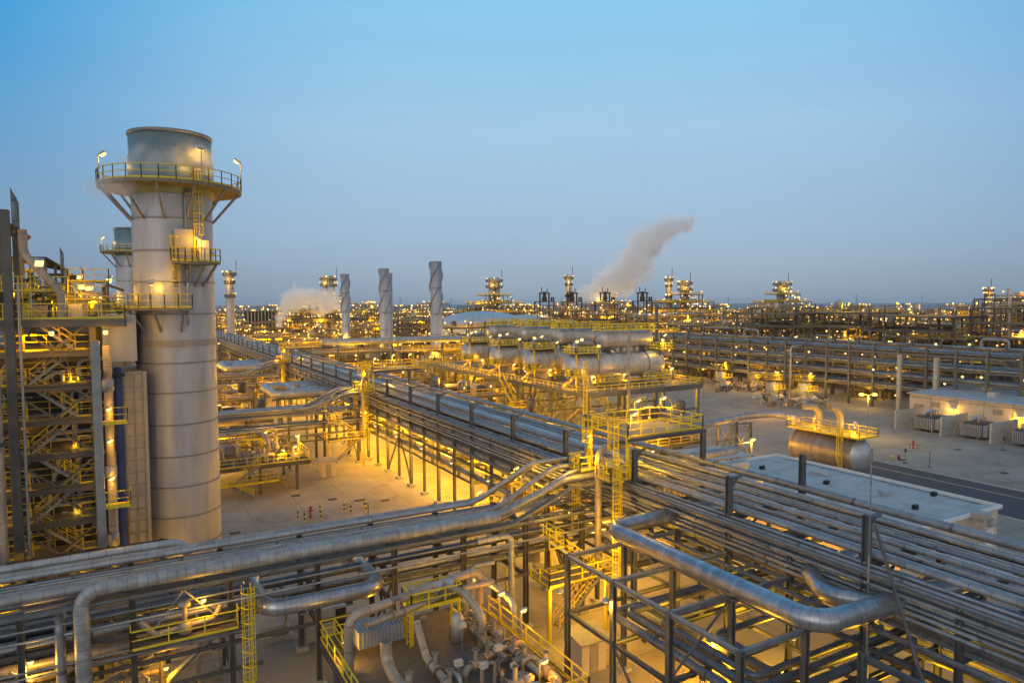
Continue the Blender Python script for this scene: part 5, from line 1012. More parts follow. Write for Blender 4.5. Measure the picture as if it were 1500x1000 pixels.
    for j, (x, yy, zb, h, P) in enumerate([(69.4, y - 2.2, z, 2.2, 0), (72.2, y + .3, z, 2.3, 300), (74.2, y - 2.2, z, 1.2, 0), (67.4, y - 2.6, TZ, 2.0, 480), (72, y - 3.2, TZ, 2, 260), (79, y - 3.2, TZ, 2, 260), (89.5, y - 2, zu - 2.1, 1.7, 260), (91.8, y - 1.8, TZ, 2.3, 320), (91, y - .5, zu - 2.1, 2.6, 0)]):
        floodlight(x, yy, zb, h, f'small floodlight around the {n} big drum of the table top', P * 1.7, (rnd.uniform(-.6, .6), -.5 if j != 3 else .6), g, size=.75)
for k in range(4): drum(101 + 14.2 * k, k)
for x in (70, 79, 88):
    for y in (94, 104, 116, 130, 146): light(x, y, 7.4, 1500, rad=.5)
for k, (x, y) in enumerate([(57.5, 83), (63.5, 82), (69, 86), (62, 96)]): floodlight(x, y, 0, 5.5, f'tall yellow floodlight in front of the table top, {ORD[k]} of four', 900, (0, -1), size=.75)
for k, (x, y, h) in enumerate([(91.9, 91, 9.8), (78, 168, 21)]):
    pass
m = M(); m.box(104.8, 105.3, 118, 118.5, 0, 24.5); m.bar((105, 118.2, 14), (99, 118.2, 14), .3); solo('tall_post', m, 'steel', 'tall dark steel post standing behind the drums', 'post')
m = M(); m.box(74.8, 75.15, 91.2, 91.5, 0, 20.4); solo('tall_post', m, 'steel_light', 'slim pale post in front of the first big drum', 'post')

# ================================================================ dome tank, three ribbed flue stacks
t = thing('dome_tank', 'big white storage tank with a domed roof behind the drums', 'storage tank', (137, 267, 0)); cx, cy, r_ = 137, 267, 20.5
m = M(); m.lathe((cx, cy, 0), [(r_, 0), (r_, 14.6)], 64); part('wall', m, 'dome', t)
m = M(); m.lathe((cx, cy, 0), [(r_ + .3, 14.6), (r_ + .3, 15)] + [(r_ * math.cos(a), 15 + 6.6 * math.sin(a)) for a in [math.pi / 2 * k / 10 for k in range(11)]], 64); part('roof', m, 'dome', t)
m = M(); m.rail([(cx + r_ * math.cos(a * .157), cy + r_ * math.sin(a * .157), 15) for a in range(40)], True, t=.16, post=3); part('handrail', m, 'yellow', t)
t2 = dup(t, (66, 72, -3.0), 'second domed storage tank, lower and partly hidden by the first')
def flue(y, k, h=37.3):
    x = 80; t = thing('ribbed_flue', f'slim grey flue stack with spiral strakes, {["tallest looking","middle","shortest looking"][k]} of three', 'stack', (x, y, 0)); r_ = 1.72
    m = M(); m.lathe((x, y, 0), [(2.2, 0), (2.2, 9), (r_, 11), (r_, h), (r_ - .1, h), (r_ - .1, h - 2)], 28); part('shell', m, 'stack_steel', t)
    for z in (16, 22, 29.5): m = M(); m.lathe((x, y, z), [(r_, -.1), (r_ + .12, -.1), (r_ + .12, .1), (r_, .1)], 28); part('ring', m, 'ring', t)
    for s_ in range(3):
        m = M(); vs = []; fs = []; n = 40
        for i in range(n + 1):
            a = s_ * 2.094 + i / n * 5.0; z = h - 16 + 15.6 * i / n
            for rr in (r_, r_ + .32):
                for dz in (0, .14): vs.append((x + rr * math.cos(a), y + rr * math.sin(a), z + dz))
        for i in range(n):
            o = i * 4; fs += [(o, o + 2, o + 6, o + 4), (o + 1, o + 5, o + 7, o + 3), (o + 2, o + 3, o + 7, o + 6)]
        m.add(vs, fs); part('strake', m, 'ring', t)
    m = M(); m.box(x - 4, x + 4, y - 5, y + 3, 0, 9.5); part('fan_house', m, 'concrete', t)
    m = M(); m.box(x - 7, x - 4.2, y - 4, y + 1, 3, 8.4); part('inlet_duct', m, 'panel', t)
    floodlight(x - 2.2, y - 2.2, 9.5, 2.2, f'lamp at the foot of the {["tallest looking","middle","shortest looking"][k]} ribbed flue', 2200, (0, -1), size=.9)
for k, y in enumerate((185.5, 231, 279.5)): flue(y, k)
m = M(); m.lathe((83.8, 236, 0), [(.9, 0), (.9, 36), (0, 36)], 14); solo('slim_flue', m, 'stack_steel', 'thin flue pipe standing right behind the middle ribbed stack', 'stack')
# ================================================================ racks on the right, running the same way as the main one
def long_rack(x0, x1, y0, y1, step, zt, label, nm, pale):
    t = thing('pipe_rack', label, 'pipe rack', (x0, y0, 0)); y = y0; ys = []
    while y <= y1: ys.append(y); y += step
    for y in ys:
        for x in (x0, x1):
            m = M(); m.box(x - .24, x + .24, y - .24, y + .24, 0, zt + (1.6 if x == x0 else 0)); part('column', m, 'steel', t)
        m = M()
        for z in (4.8, 7.4, 10, zt - .6): m.bar((x0, y, z), (x1, y, z), .3, .45)
        part('bent_frame', m, 'steel', t)
    m = M()
    for z in (4.9, 7.5, 10.1, zt - .5):
        for x in (x0 - .05, x1 + .05): m.bar((x, y0, z), (x, y1, z), .2, .4)
    part('girder_frame', m, 'steel', t)
    for i in range(15):
        lv = (5.1, 7.7, 10.3, zt - .3)[i % 4]; r = rnd.choice((.15, .2, .25, .35, .45)); x = x0 + .7 + (x1 - x0 - 1.4) * ((i // 4) / 4.0) + rnd.uniform(-.3, .3)
        m = M(); m.tube([(x, y0, lv + r), (x, y1, lv + r)], r, 10)
        mt = 'clad_dull' if (i in pale) else rnd.choice(('dark_pipe', 'bare_pipe', 'dark_pipe', 'bare_pipe'))
        solo('rack_pipe', m, mt, f'{"pale" if i in pale else "dim grey"} pipe, {["lowest","second","third","top"][i % 4]} deck, {ORD[i // 4]} in, on the {nm}', 'pipe', f'pipes on the {nm}')
def rack_loops(x0, x1, ys, zt, nm):
    for i, y in enumerate(ys):
        h = (1.3, 2.0, 1.6)[i % 3]; x = x0 + 1.5 + (i * 2.7) % (x1 - x0 - 3); r = (.25, .4, .3)[i % 3]; m = M()
        m.tube([(x, y, zt), (x, y, zt + h), (x, y + 5 + i % 3, zt + h), (x, y + 5 + i % 3, zt)], r, 10)
        solo('expansion_loop', m, ('bare_pipe', 'clad_dull', 'dark_pipe')[i % 3], f'upright pipe loop standing on top of the {nm}', 'pipe loop', f'upright pipe loops on the {nm}')
        light(x0 - 1.5, y + 4, (4, 8.5, 6.5)[i % 3], 900, rad=.6)
rack_loops(182, 192, (60, 84, 110, 131, 160, 196, 228, 270), 13.6, 'second rack behind the open concrete')
rack_loops(214, 226, (80, 112, 140, 177, 215, 260), 16, 'third rack behind the open concrete')
long_rack(155, 166, 24, 345, 6.2, 13.6, 'dark long pipe rack beyond the open concrete on the far side', 'rack beyond the open concrete', (1, 2, 5))
long_rack(182, 192, 30, 400, 7.5, 13.6, 'second long dark rack behind the one at the edge of the open concrete', 'second rack behind the open concrete', (1,))
long_rack(214, 226, 40, 460, 8.5, 16, 'third dark rack, deepest of the three behind the open concrete', 'third rack behind the open concrete', (2,))
for k, (x, y, h) in enumerate([(152.5, 82.5, 12.6), (152.5, 90.5, 12.8)]):
    m = M(); m.box(x - .4, x + .4, y - .4, y + .4, 0, h); m.lathe((x, y, h), [(.5, 0), (.5, .25), (0, .35)], 12); solo('concrete_post', m, 'concrete', f'pale square duct standing by the dark rack next to the substation, {["closer to","second from"][k]} the building', 'post')
m = M(); m.tube([(150.5, 118, 0), (150.5, 118, 13.5), (156, 118.5, 13.5)], .28, 10); solo('riser_pipe', m, 'clad_dull', 'pale hooked riser pipe against the dark rack beyond the upright drums', 'pipe')
m = M(); m.tube([(212, 110, 4), (212, 110, 15), (222, 104, 15.5), (260, 84, 15.5)], 1.3, 16, bend=3.2); solo('silver_duct', m, 'clad', 'large silver elbow duct rising in front of the dark plant', 'pipe')
m = M(); m.tube([(206, 268, 19), (250, 236, 19), (252, 235, 13)], .9, 12, bend=2.5); solo('silver_duct', m, 'clad', 'long silver overhead duct in the dark plant behind the drums', 'pipe')
for k, (x, y) in enumerate([(150, 97), (151, 112), (152, 130), (151, 150), (152, 170), (150, 76), (150, 190), (152, 210)]): light(x, y, 4.5, 700, rad=.6)

# ================================================================ repeated process units in the middle distance and beyond
FARL = []          # lamp positions: (x, y, z)
def unit(w, d, h, nl, seed, dens=1.0, yellow=True):
    q = random.Random(seed); t = thing('process_unit', 'x x x x', 'process unit', (0, 0, 0)); lamps = []
    m = M(); nx = max(2, int(w / 6)); ny = max(2, int(d / 6)); tk = .3
    for i in range(nx + 1):
        for j in range(ny + 1):
            if 0 < i < nx and 0 < j < ny: continue
            x, y = -w / 2 + w * i / nx, -d / 2 + d * j / ny; m.box(x - tk / 2, x + tk / 2, y - tk / 2, y + tk / 2, 0, h + q.choice((0, 0, 1.5)))
    zs = [h * (k + 1) / nl for k in range(nl)]
    for z in zs:
        for s_ in (-1, 1): m.bar((-w / 2, s_ * d / 2, z - .3), (w / 2, s_ * d / 2, z - .3), .25, .45); m.bar((s_ * w / 2, -d / 2, z - .3), (s_ * w / 2, d / 2, z - .3), .25, .45)
    for i in range(nx):
        if q.random() < .4: a, b = -w / 2 + w * i / nx, -w / 2 + w * (i + 1) / nx; m.bar((a, -d / 2, 0), (b, -d / 2, zs[0]), .2)
    part('steel_frame', m, 'far_steel', t)
    m = M()
    for z in zs[:-1] + [zs[-1]]: m.box(-w / 2 + .2, w / 2 - .2, -d / 2 + .2, d / 2 * q.uniform(.2, .95), z - .12, z)
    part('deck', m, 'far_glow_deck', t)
    if yellow:
        m = M()
        for z in zs: m.rail([(-w / 2, d / 2, z), (-w / 2, -d / 2, z), (w / 2, -d / 2, z)], t=.13, post=2.2, kick=True)
        part('handrail', m, 'yellow_far', t)
    m = M()
    for k in range(int(26 * dens)):
        z = q.choice([0] + zs) + q.uniform(.4, 1.6); r = q.choice((.15, .25, .4, .6)); x0, y0 = q.uniform(-w / 2, w / 2), q.uniform(-d / 2, d / 2 * .3)
        m.use(q.choice(('far_pale', 'far_pale', 'far_steel', 'tan_pipe', 'dark_pipe')))
        k_ = q.random()
        if k_ < .45: m.tube([(x0, y0, z), (max(-w / 2, min(w / 2, x0 + q.uniform(-w / 2, w / 2))), y0, z)], r, 6)
        elif k_ < .7: m.tube([(x0, y0, 0), (x0, y0, z + 1.5)], r, 6)
        elif k_ < .87: hv = q.uniform(1.2, 2.6); m.lathe((x0, y0, z - .6), [(0, 0), (.8, .1), (.8, hv), (.6, hv + .3), (.25, hv + .42), (0, hv + .45)], 10)
        else: m.box(x0 - 1, x0 + 1, y0 - .8, y0 + .8, z - .7, z + q.uniform(.4, 1.4))
    part('pipework', m, None, t)
    for z in zs:
        for k in range(max(2, int(w / 3.6 * dens))):
            if q.random() < .8: lamps.append((q.uniform(-w / 2, w / 2), -d / 2 + q.choice((0, 0, 1.5)), z + q.choice((-.6, 1.6, 2.0))))
    return t, lamps, (w, d, h)
PROTO = [unit(18, 12, 8, 2, 1), unit(24, 14, 12, 3, 2), unit(26, 16, 21, 5, 3, 1.5), unit(14, 10, 6, 2, 4), unit(30, 14, 17, 4, 5, 1.6), unit(22, 12, 24.5, 6, 6, 1.7), unit(34, 18, 10, 2, 7, 1.3)]
used = [False] * len(PROTO)
def place(k, x, y, label, group=None, P=0, rz=0, nlamp=1.0, lz=None):
    p, lamps, (w, d, h) = PROTO[k]
    if used[k]: o = dup(p, (0, 0, 0))
    else: o = p; used[k] = True
    sz = 1.0 if x < 195 and y < 300 else rnd.uniform(.62, 1.06)
    todo.append((o, (x, y, 0), rz, label, group, sz))
    ca, sa = math.cos(rz), math.sin(rz)
    for (a, b, z) in lamps:
        if rnd.random() < nlamp: FARL.append((x + a * ca - b * sa, y + a * sa + b * ca, z * sz))
    if P:
        f = Vector((-x, -y, 0)).normalized(); light(x + f.x * (d / 2 + 1.5), y + f.y * (d / 2 + 1.5), h * .55, P, rad=1.5)
        light(x, y, h + 2.5, P * .5, rad=1.5)
todo = []
mid = [(3, 14, 122), (0, 6, 136), (3, 15, 150), (0, 10, 178), (3, 14, 196), (1, 12, 222), (0, 14, 248), (1, 10, 280), (4, 12, 315), (1, 0, 345), (6, 20, 350),
       (3, 51, 80), (3, 53, 98), (0, 53, 118), (3, 52, 134), (0, 54, 152), (3, 53, 170), (1, 55, 188), (0, 54, 206), (3, 54, 222), (1, 56, 240), (6, 62, 262), (1, 58, 290), (0, 60, 315), (6, 66, 380),
       (1, 88, 178), (0, 96, 196), (4, 104, 214), (1, 100, 240), (3, 73, 84), (1, 112, 182), (4, 128, 204), (1, 120, 228), (0, 112, 160), (1, 108, 300), (4, 92, 330)]
row = []
for y in range(62, 330, 25): row.append((rnd.choice((2, 5, 2)), 201 + rnd.uniform(-2, 2), y))
for y in range(75, 380, 27): row.append((rnd.choice((5, 2, 5, 4)), 237 + rnd.uniform(-3, 3), y))
for y in range(50, 300, 30): row.append((rnd.choice((3, 0)), 172, y))
where_ = lambda x, y: 'on the near side of the main rack' if x < 33 else 'between the main rack and the drum table' if x < 64 and y < 170 else 'behind the drum table' if x > 80 else 'beside the far part of the main rack'
seen = {}
for k, x, y in mid:
    w0 = where_(x, y); seen[w0] = seen.get(w0, 0) + 1
    n_ = seen[w0]; lab = f'yellow railed process unit, {ORD[n_ - 1] if n_ <= 12 else "deep"} into the distance, {w0}'
    place(k, x, y, lab, f'process units {w0}', 1900 + y * 15, nlamp=1)
    if y < 260: light(x - 3, y - 9, 3.0, 1100 + y * 6, rad=.5)
for i, (k, x, y) in enumerate(row):
    w0 = 'behind the first dark rack' if x < 190 else 'behind the second dark rack' if x < 220 else 'behind the third dark rack'
    place(k, x, y, f'dark tall process unit wedged {w0} beyond the open concrete', f'process units {w0}', rnd.choice((0, 1500, 3000)), math.pi / 2, .55)
# the far field
def ok(x, y):
    a = math.degrees(math.atan2(x, y))
    if a < -7 or a > 69: return False
    if -25 < x < 44 and y < 430: return False
    if x < 110 and y < 400: return False
    if x < 205 and y < 300 and x > 60 : return False
    if (x - 137) ** 2 + (y - 267) ** 2 < 36 ** 2 or (x - 203) ** 2 + (y - 339) ** 2 < 30 ** 2: return False
    return True
far = []
X = 238
for X in list(range(-30, 238, 40)) + list(range(238, 900, 40)):
    for Y in range(70, 900, 34):
        x, y = X + rnd.uniform(-6, 6), Y + rnd.uniform(-7, 7); d_ = math.hypot(x, y)
        if d_ < 215 or d_ > 920 or not ok(x, y): continue
        if rnd.random() < (.06 if d_ < 500 else .35): continue
        far.append((d_, x, y))
far.sort()
for i, (d_, x, y) in enumerate(far[:230]):
    k = rnd.choice((1, 2, 4, 5, 5, 2) if d_ < 420 else (2, 1, 5, 4, 2))
    a = math.degrees(math.atan2(x, y)); reg = 'straight beyond the far end of the main rack' if a < 12 else 'behind the dome tank and flues' if a < 32 else 'behind the drums and dark racks' if a < 50 else 'behind the substation and dark racks'
    dd = 'nearer rows' if d_ < 330 else 'middle rows' if d_ < 560 else 'deepest rows'
    P = 0
    if rnd.random() < (.62 if a < 32 else .34): P = 1500 + (d_ / 100) ** 2 * 210
    place(k, x, y, f'lamp dotted dark process unit, {dd} {reg}', f'process units {dd} {reg}', P, rnd.choice((0, 0, math.pi / 2)), .75 if a < 32 else .5)
for o, loc, rz, lab, g, sz in todo:
    o.scale = (1, 1, sz)
    o.location = loc; o.rotation_euler = (0, 0, rz); o['label'] = lab
    if g: o['group'] = g

# ---- columns with ring platforms on the skyline
def tower(x, y, h, r, label, twin=False, base=True):
    t = thing('process_tower', label, 'tower', (x, y, 0))
    for s_ in ((-1, 1) if twin else (0,)):
        xx = x + s_ * r * 1.15; m = M(); m.lathe((xx, y, 0), [(r, 0), (r, h - 1.5), (r * .6, h), (0, h + .4)], 20); part('column_shell', m, 'far_pale', t)
    rr = r * (2.9 if twin else 1.55)
    for k, z in enumerate((h - 2, h * .86, h * .7) if not twin else (h - 2, h - 5.5)):
        f = 1 if (k == 0 or twin) else .8
        m = M(); m.lathe((x, y, z), [(r, 0), (rr * f, 0), (rr * f, -.5), (r, -.5)], 18, smooth=False); part('ring_deck', m, 'far_steel', t)
        m = M(); m.rail([(x + rr * f * math.cos(a * .52), y + rr * f * math.sin(a * .52), z) for a in range(12)], True, t=.28, h=1.4, post=9); part('handrail', m, 'far_pale', t)
        for j in range(6): a = j * 1.05 + k; FARL.append((x + rr * f * math.cos(a), y + rr * f * math.sin(a), z + 1.5))
    m = M(); m.bar((x + rr, y, h - 2), (x + rr, y, h + 5), .25); part('antenna', m, 'far_steel', t)
    light(x - 4, y - 5, h - 4, 1800, rad=1)
    if base:
        b = thing('stepped_unit', 'stepped lit decks below the ' + label.replace(',', ''), 'process unit', (x, y, 0))
        for k, (s_, z) in enumerate(((38, 20), (28, 25.2), (17, 29.8))):
            m = M(); m.box(x - s_ / 2, x + s_ / 2, y - s_ / 3, y + s_ / 3, z - 5, z - 3.2); m.box(x - s_ / 2, x + s_ / 2, y - s_ / 3, y + s_ / 3, z - .4, z)
            for i in range(7): xx = x - s_ / 2 + s_ * i / 6; m.bar((xx, y - s_ / 3, z - 5), (xx, y - s_ / 3, z), .4)
            part('deck_tier', m, 'far_steel', b)
            m = M(); m.rail([(x - s_ / 2, y + s_ / 3, z), (x - s_ / 2, y - s_ / 3, z), (x + s_ / 2, y - s_ / 3, z)], t=.2); part('handrail', m, 'yellow', b)
            for i in range(9): FARL.append((x + rnd.uniform(-.5, .5) * s_, y - s_ / 3 - .5, z + rnd.choice((1.5, -2, -1))))
        light(x - 8, y - 15, 15, 9000, rad=2)
tower(44.2, 346.9, 40.8, 1.9, 'lone slim tower, closest one behind the huge stack', base=False)
tower(105.2, 402.1, 41.4, 1.7, 'twin tower, beside the steam jet', True)
tower(189.6, 354, 39.9, 1.7, 'twin tower, behind the dome tank', True)
tower(227.6, 332.5, 41.3, 1.7, 'slim tower, beside the big steam cloud', base=False)
tower(278.6, 303.4, 40.2, 1.6, 'slim tower, standing next to a shorter twin tower', base=False)
tower(286.5, 298.4, 37.8, 1.5, 'twin tower, shorter than the slim one next to it', True)
tower(336.3, 270.4, 37.2, 1.8, 'twin tower, last one along the skyline', True)
tower(330, 420, 33, 1.4, 'thin short tower, tiny on the skyline', base=False); tower(430, 205, 33, 1.6, 'thin tower, far along the skyline towards the substation', base=False)
# ---- four dark frames (burner stacks) in front of the skyline
for k, u_ in enumerate([(213, 336, 0), (227, 328, 0), (243.5, 318.5, 0), (262.3, 307.7, 0)]):
    x, y, _ = u_; t = thing('dark_frame', f'black open frame with stubby ducts on the skyline, {ORD[k]} of four along the row', 'steel frame', (x, y, 0))
    ax, ay = .86, -.5     # the frame faces across the view
    def bx(du, dv, su, sv, z0, z1, mm): mm.box(x + du * ax - su, x + du * ax + su, y + du * ay - sv, y + du * ay + sv, z0, z1)
    for du in (-5.6, -2.6, 2.6, 5.6): m = M(); bx(du, 0, .32, .32, 6, 26 if abs(du) > 3 else 31.2, m); part('leg', m, 'dark', t)
    for z, s_ in ((25.8, 5.9), (30.6, 3.4)): m = M(); m.bar((x - s_ * ax, y - s_ * ay, z), (x + s_ * ax, y + s_ * ay, z), 4.5, .5); part('deck', m, 'dark', t)
    m = M(); m.lathe((x, y, 26), [(1.5, 0), (1.5, 1.8), (1.0, 3.0), (1.0, 5.6)], 12); part('duct', m, 'dark', t)
    for du in (-1.6, 1.6): m = M(); bx(du, 0, .18, .18, 30.6, 34 if du < 0 else 33.4, m); part('duct_post', m, 'dark', t)
    for du in (4.0, 5.2): m = M(); m.lathe((x + du * ax, y + du * ay, 26), [(.5, 0), (.5, 2.4), (0, 2.5)], 8); part('vent', m, 'dark', t)
    for du in (-4, 4): FARL.append((x + du * ax, y + du * ay - 4, 19.5)); light(x + du * ax, y + du * ay - 5.5, 18.5, 2600, rad=.8)
t = thing('air_cooler', 'dark ribbed air cooler block beyond the main rack end', 'cooler', (88, 536, 0))
m = M(); m.box(79, 99, 530, 545, 4, 20); part('body', m, 'dark', t)
m = M()
for k in range(9): m.box(79 + k * 2.4, 79.5 + k * 2.4, 529.2, 530, 2, 20.5)
part('rib_panel', m, 'far_pale', t)
t = thing('round_basin', 'wide flat covered basin with a yellow rim where the steam jet rises', 'basin', (66, 350, 0))
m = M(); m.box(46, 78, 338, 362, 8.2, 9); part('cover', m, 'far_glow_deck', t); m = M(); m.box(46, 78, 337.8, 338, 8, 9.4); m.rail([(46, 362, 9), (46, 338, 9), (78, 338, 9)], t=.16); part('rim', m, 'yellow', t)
for x in range(47, 79, 5): m = M(); m.box(x - .25, x + .25, 338.5, 339, 0, 8); part('post', m, 'far_steel', t); FARL.append((x, 337, 6.2)); FARL.append((x + 2, 340, 10.5))
light(60, 333, 5, 9000, rad=1); light(72, 333, 12, 6000, rad=1)
m = M(); m.tube([(42, 168, 15.6), (70, 168, 15.6), (96, 168, 15.2)], .8, 14); solo('overhead_pipe', m, 'clad', 'large silver pipe crossing level above the main rack towards the flues', 'pipe')
t = thing('pipe_portal', 'grey goal frame holding the silver pipe crossing behind the rack', 'frame', (60, 168, 0))
for x in (46, 60, 74, 90): m = M(); m.box(x - .2, x + .2, 167.8, 168.2, 0, 14.8); part('leg', m, 'steel', t)
# level yellow walkway behind the drums
for k, (x, y, w, z) in enumerate([(150, 186, 46, 14.8), (116, 262, 30, 11), (76, 172, 26, 12.8)]):
    t = thing('pipe_walkway', f'long level yellow railed deck {["behind the upper drums", "before the dome tank", "in front of the flue stacks"][k]}', 'platform', (x, y, 0))
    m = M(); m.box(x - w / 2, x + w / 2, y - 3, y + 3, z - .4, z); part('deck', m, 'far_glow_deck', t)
    m = M(); m.rail([(x - w / 2, y - 3, z), (x + w / 2, y - 3, z), (x + w / 2, y + 3, z)], t=.14); part('handrail', m, 'yellow', t)
    for i in range(7): m = M(); xx = x - w / 2 + w * i / 6; m.box(xx - .25, xx + .25, y - .25, y + .25, 0, z - .4); part('leg', m, 'steel', t)
    for i in range(9): FARL.append((x - w / 2 + w * i / 8, y - 3, z + 1.8))
    for i in range(3): light(x - w / 3 + w * i / 3, y - 5, z - 3, 2200, rad=.8)
# ---- power pylons on the horizon
for k in range(9):
    a = R(2 + 7.2 * k + (k * 37 % 5)); d_ = 3600 + (k * 53 % 7) * 160; x, y = d_ * math.sin(a), d_ * math.cos(a); h = 62
    m = M()
    for sx in (-1, 1): m.bar((x + sx * 5, y, 0), (x, y, h), .8)
    for z, w in ((34, 12), (44, 14), (54, 10)): m.bar((x - w, y, z), (x + w, y, z), .7)
    solo('power_pylon', m, 'far_steel', 'tiny power pylon on the hazy desert horizon', 'pylon', 'pylons on the horizon')
m = M()
for k in range(14): a = R(-5 + 6 * k); x, y = 6500 * math.sin(a), 6500 * math.cos(a)
for y in range(60, 330, 22): light(168.5 + rnd.uniform(-1, 9), y, rnd.choice((4, 7)), 2200, rad=.8); light(200 + rnd.uniform(-4, 10), y + 9, rnd.choice((6, 11, 16)), 3600, rad=.8); light(232, y + 4, rnd.choice((9, 18)), 4500, rad=1)
# ---- lamps of the distant plant: the largest as objects, the rest as one
FARL += [(rnd.uniform(200, 232), rnd.uniform(60, 330), rnd.uniform(2, 15)) for _ in range(190)] + [(154 + rnd.uniform(-1, 9), rnd.uniform(60, 330), rnd.choice((3.5, 6, 9, 12))) for _ in range(90)] + [(rnd.uniform(182, 194), rnd.uniform(60, 330), rnd.choice((4, 8, 14))) for _ in range(110)]
FARL.sort(key=lambda p: math.hypot(p[0], p[1]))
def lamp_mesh(m, p, r): m.lathe(p, [(0, -r), (r * .9, -r * .3), (r * .9, r * .3), (0, r)], 6)
m = M(); lamp_mesh(m, (0, 0, 0), .30); me = m.make('plant_lamp', 'lens_far'); m = M(); lamp_mesh(m, (0, 0, 0), .30); me2 = m.make('plant_lamp', 'lens_pale')
for i, p in enumerate(FARL[:290]):
    o = bpy.data.objects.new('plant_lamp', me if rnd.random() < .72 else me2); COL.objects.link(o); o.location = p; s_ = max(.8, math.hypot(p[0], p[1]) / 230) * rnd.choice((.7, .9, 1, 1.25)); o.scale = (s_,) * 3
    tag(o, 'tiny glowing orange lamp on the process units beyond the main rack', 'lamp', 'lamps on the process units')
m = M()
for i, p in enumerate(FARL[290:]):
    m.use('lens_pale' if i % 4 == 0 else 'lens_far'); lamp_mesh(m, p, .29 * max(.8, math.hypot(p[0], p[1]) / 260) * rnd.choice((.6, .8, 1, 1.3)))
o = part('distant_lamp_glitter', m, 'lens_far', None); o['kind'] = 'stuff'; o['label'] = 'countless tiny orange lamps of the distant plant'

# ================================================================ steam
def steam(name, pts, label, dens, nscale):
    """a box of air whose density follows soft puffs strung along the plume"""
    mt = bpy.data.materials.new(name); mt.use_nodes = True; t = mt.node_tree; t.nodes.clear(); n = t.nodes; l = t.links
    o_ = n.new('ShaderNodeOutputMaterial'); pv = n.new('ShaderNodeVolumePrincipled'); pv.inputs['Color'].default_value = (.96, .98, 1, 1); pv.inputs['Anisotropy'].default_value = -.45
    g = n.new('ShaderNodeTexCoord'); acc = None
    nz = n.new('ShaderNodeTexNoise'); nz.inputs['Scale'].default_value = nscale; nz.inputs['Detail'].default_value = 7; nz.inputs['Roughness'].default_value = .62; nz.inputs['Distortion'].default_value = .4; l.new(g.outputs['Object'], nz.inputs['Vector'])
    for (x, y, z, r) in pts:
        d = n.new('ShaderNodeVectorMath'); d.operation = 'DISTANCE'; d.inputs[1].default_value = (x, y, z); l.new(g.outputs['Object'], d.inputs[0])
        q = n.new('ShaderNodeMapRange'); q.interpolation_type = 'SMOOTHSTEP'; q.inputs['From Min'].default_value = r * 1.75; q.inputs['From Max'].default_value = 0; q.inputs['To Max'].default_value = 1.0; l.new(d.outputs['Value'], q.inputs['Value'])
        if acc is None: acc = q.outputs[0]
        else: a = n.new('ShaderNodeMath'); a.operation = 'MAXIMUM'; l.new(acc, a.inputs[0]); l.new(q.outputs[0], a.inputs[1]); acc = a.outputs[0]
    k = n.new('ShaderNodeMath'); k.operation = 'MULTIPLY_ADD'; k.inputs[1].default_value = 2.6; k.inputs[2].default_value = -1.52; l.new(nz.outputs[0], k.inputs[0])   # noise centred below zero
    s_ = n.new('ShaderNodeMath'); s_.operation = 'ADD'; l.new(acc, s_.inputs[0]); l.new(k.outputs[0], s_.inputs[1])
    f = n.new('ShaderNodeMapRange'); f.interpolation_type = 'SMOOTHSTEP'; f.inputs['From Min'].default_value = .05; f.inputs['From Max'].default_value = .75; f.inputs['To Max'].default_value = dens; l.new(s_.outputs[0], f.inputs['Value'])
    z0 = n.new('ShaderNodeMath'); z0.operation = 'GREATER_THAN'; z0.inputs[1].default_value = .02; l.new(acc, z0.inputs[0])
    e = n.new('ShaderNodeMath'); e.operation = 'MULTIPLY'; l.new(f.outputs[0], e.inputs[0]); l.new(z0.outputs[0], e.inputs[1])
    l.new(e.outputs[0], pv.inputs['Density']); l.new(pv.outputs[0], o_.inputs['Volume']); MAT[name] = mt
    lo = [min(p[i] - p[3] * 1.8 for p in pts) for i in range(3)]; hi = [max(p[i] + p[3] * 1.8 for p in pts) for i in range(3)]
    m = M(); m.box(lo[0], hi[0], lo[1], hi[1], lo[2], hi[2]); return solo(name, m, name, label, 'steam')
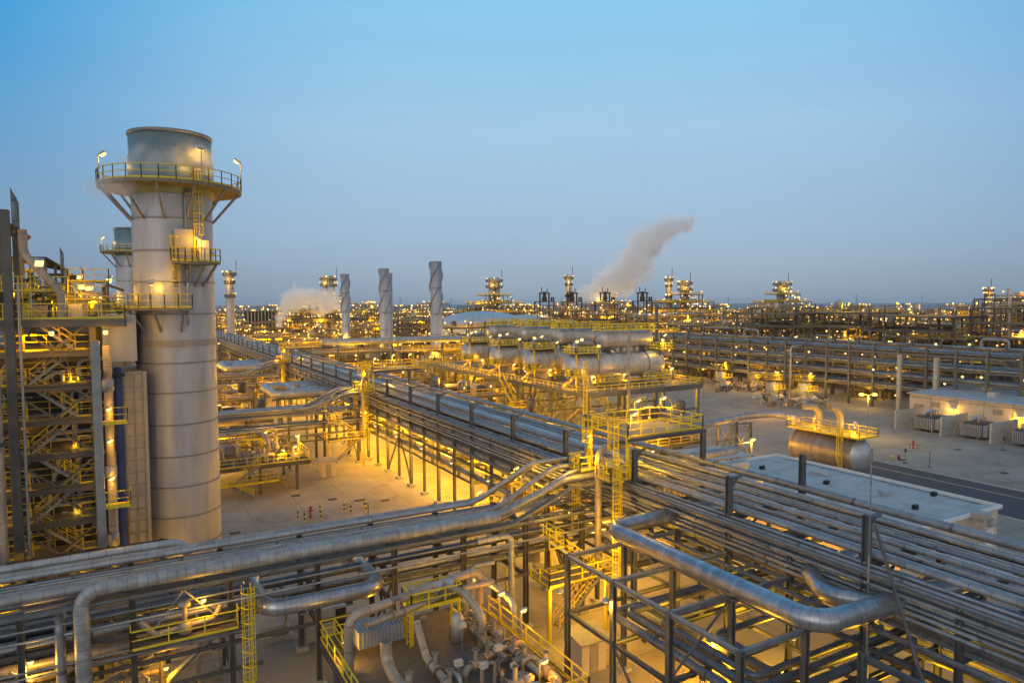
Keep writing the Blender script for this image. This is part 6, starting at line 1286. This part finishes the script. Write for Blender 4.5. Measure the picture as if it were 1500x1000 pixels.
def at(u, v, d):
    ry = Fw + Rr * ((u - 750) / 1000) - Uu * ((v - 500) / 1000); return Vector((0, 0, 25)) + ry * d
def pl(lst, d): return [(*at(u, v, d), r * 1.22 * d / 1000) for u, v, r in lst]
steam('steam_jet', pl([(409, 474, 4), (410, 468, 4.5), (412, 461, 6), (416, 453, 8), (421, 446, 10), (429, 440, 12), (438, 436, 14), (448, 434, 14), (460, 437, 15), (474, 441, 14), (486, 446, 10), (496, 450, 7)], 350), 'white steam jet curving over from the covered basin', .45, .11)
steam('steam_cloud', pl([(848, 434, 8), (856, 430, 11), (866, 425, 14), (878, 420, 17), (892, 416, 19), (905, 410, 21), (918, 402, 22), (926, 392, 22), (932, 380, 21), (938, 368, 20), (946, 358, 20), (958, 352, 20), (970, 345, 18), (982, 336, 16), (994, 331, 14), (1006, 327, 11)], 470), 'large drifting steam cloud behind the dark frames', .26, .08)
steam('steam_wisp', [(4.0 + 3.6 * math.cos(a), 66.5 + 3.6 * math.sin(a), z, r) for a, z, r in ((-2.7, 36.6, 1.1), (-2.3, 37.0, 1.3), (-1.95, 36.7, 1.2), (-1.6, 37.1, 1.3), (-1.2, 37.2, 1.2), (-.8, 37.0, 1.0))], 'thin steam wisp curling round the top of the huge stack', .30, .55)
steam('steam_wisp', [(-1.2, 64.5, 34.4, .9), (-.4, 63.4, 34.5, 1.0), (.5, 62.6, 34.4, 1.0), (-2.0, 65.6, 34.6, .7)], 'thin steam wisp under the upper ring platform of the huge stack', .35, .6)
# ================================================================ evening haze over the whole plant
hz = bpy.data.materials.new('haze'); hz.use_nodes = True; t = hz.node_tree; t.nodes.clear()
o_ = t.nodes.new('ShaderNodeOutputMaterial'); pv = t.nodes.new('ShaderNodeVolumePrincipled'); pv.inputs['Color'].default_value = (.80, .86, .92, 1); pv.inputs['Density'].default_value = .00005; t.links.new(pv.outputs[0], o_.inputs['Volume']); MAT['haze'] = hz
m = M(); m.box(-9500, 14500, -3500, 16500, -1.1, 72); o = part('haze', m, 'haze', None); o['kind'] = 'stuff'; o['label'] = 'thin evening haze over the plant and desert'
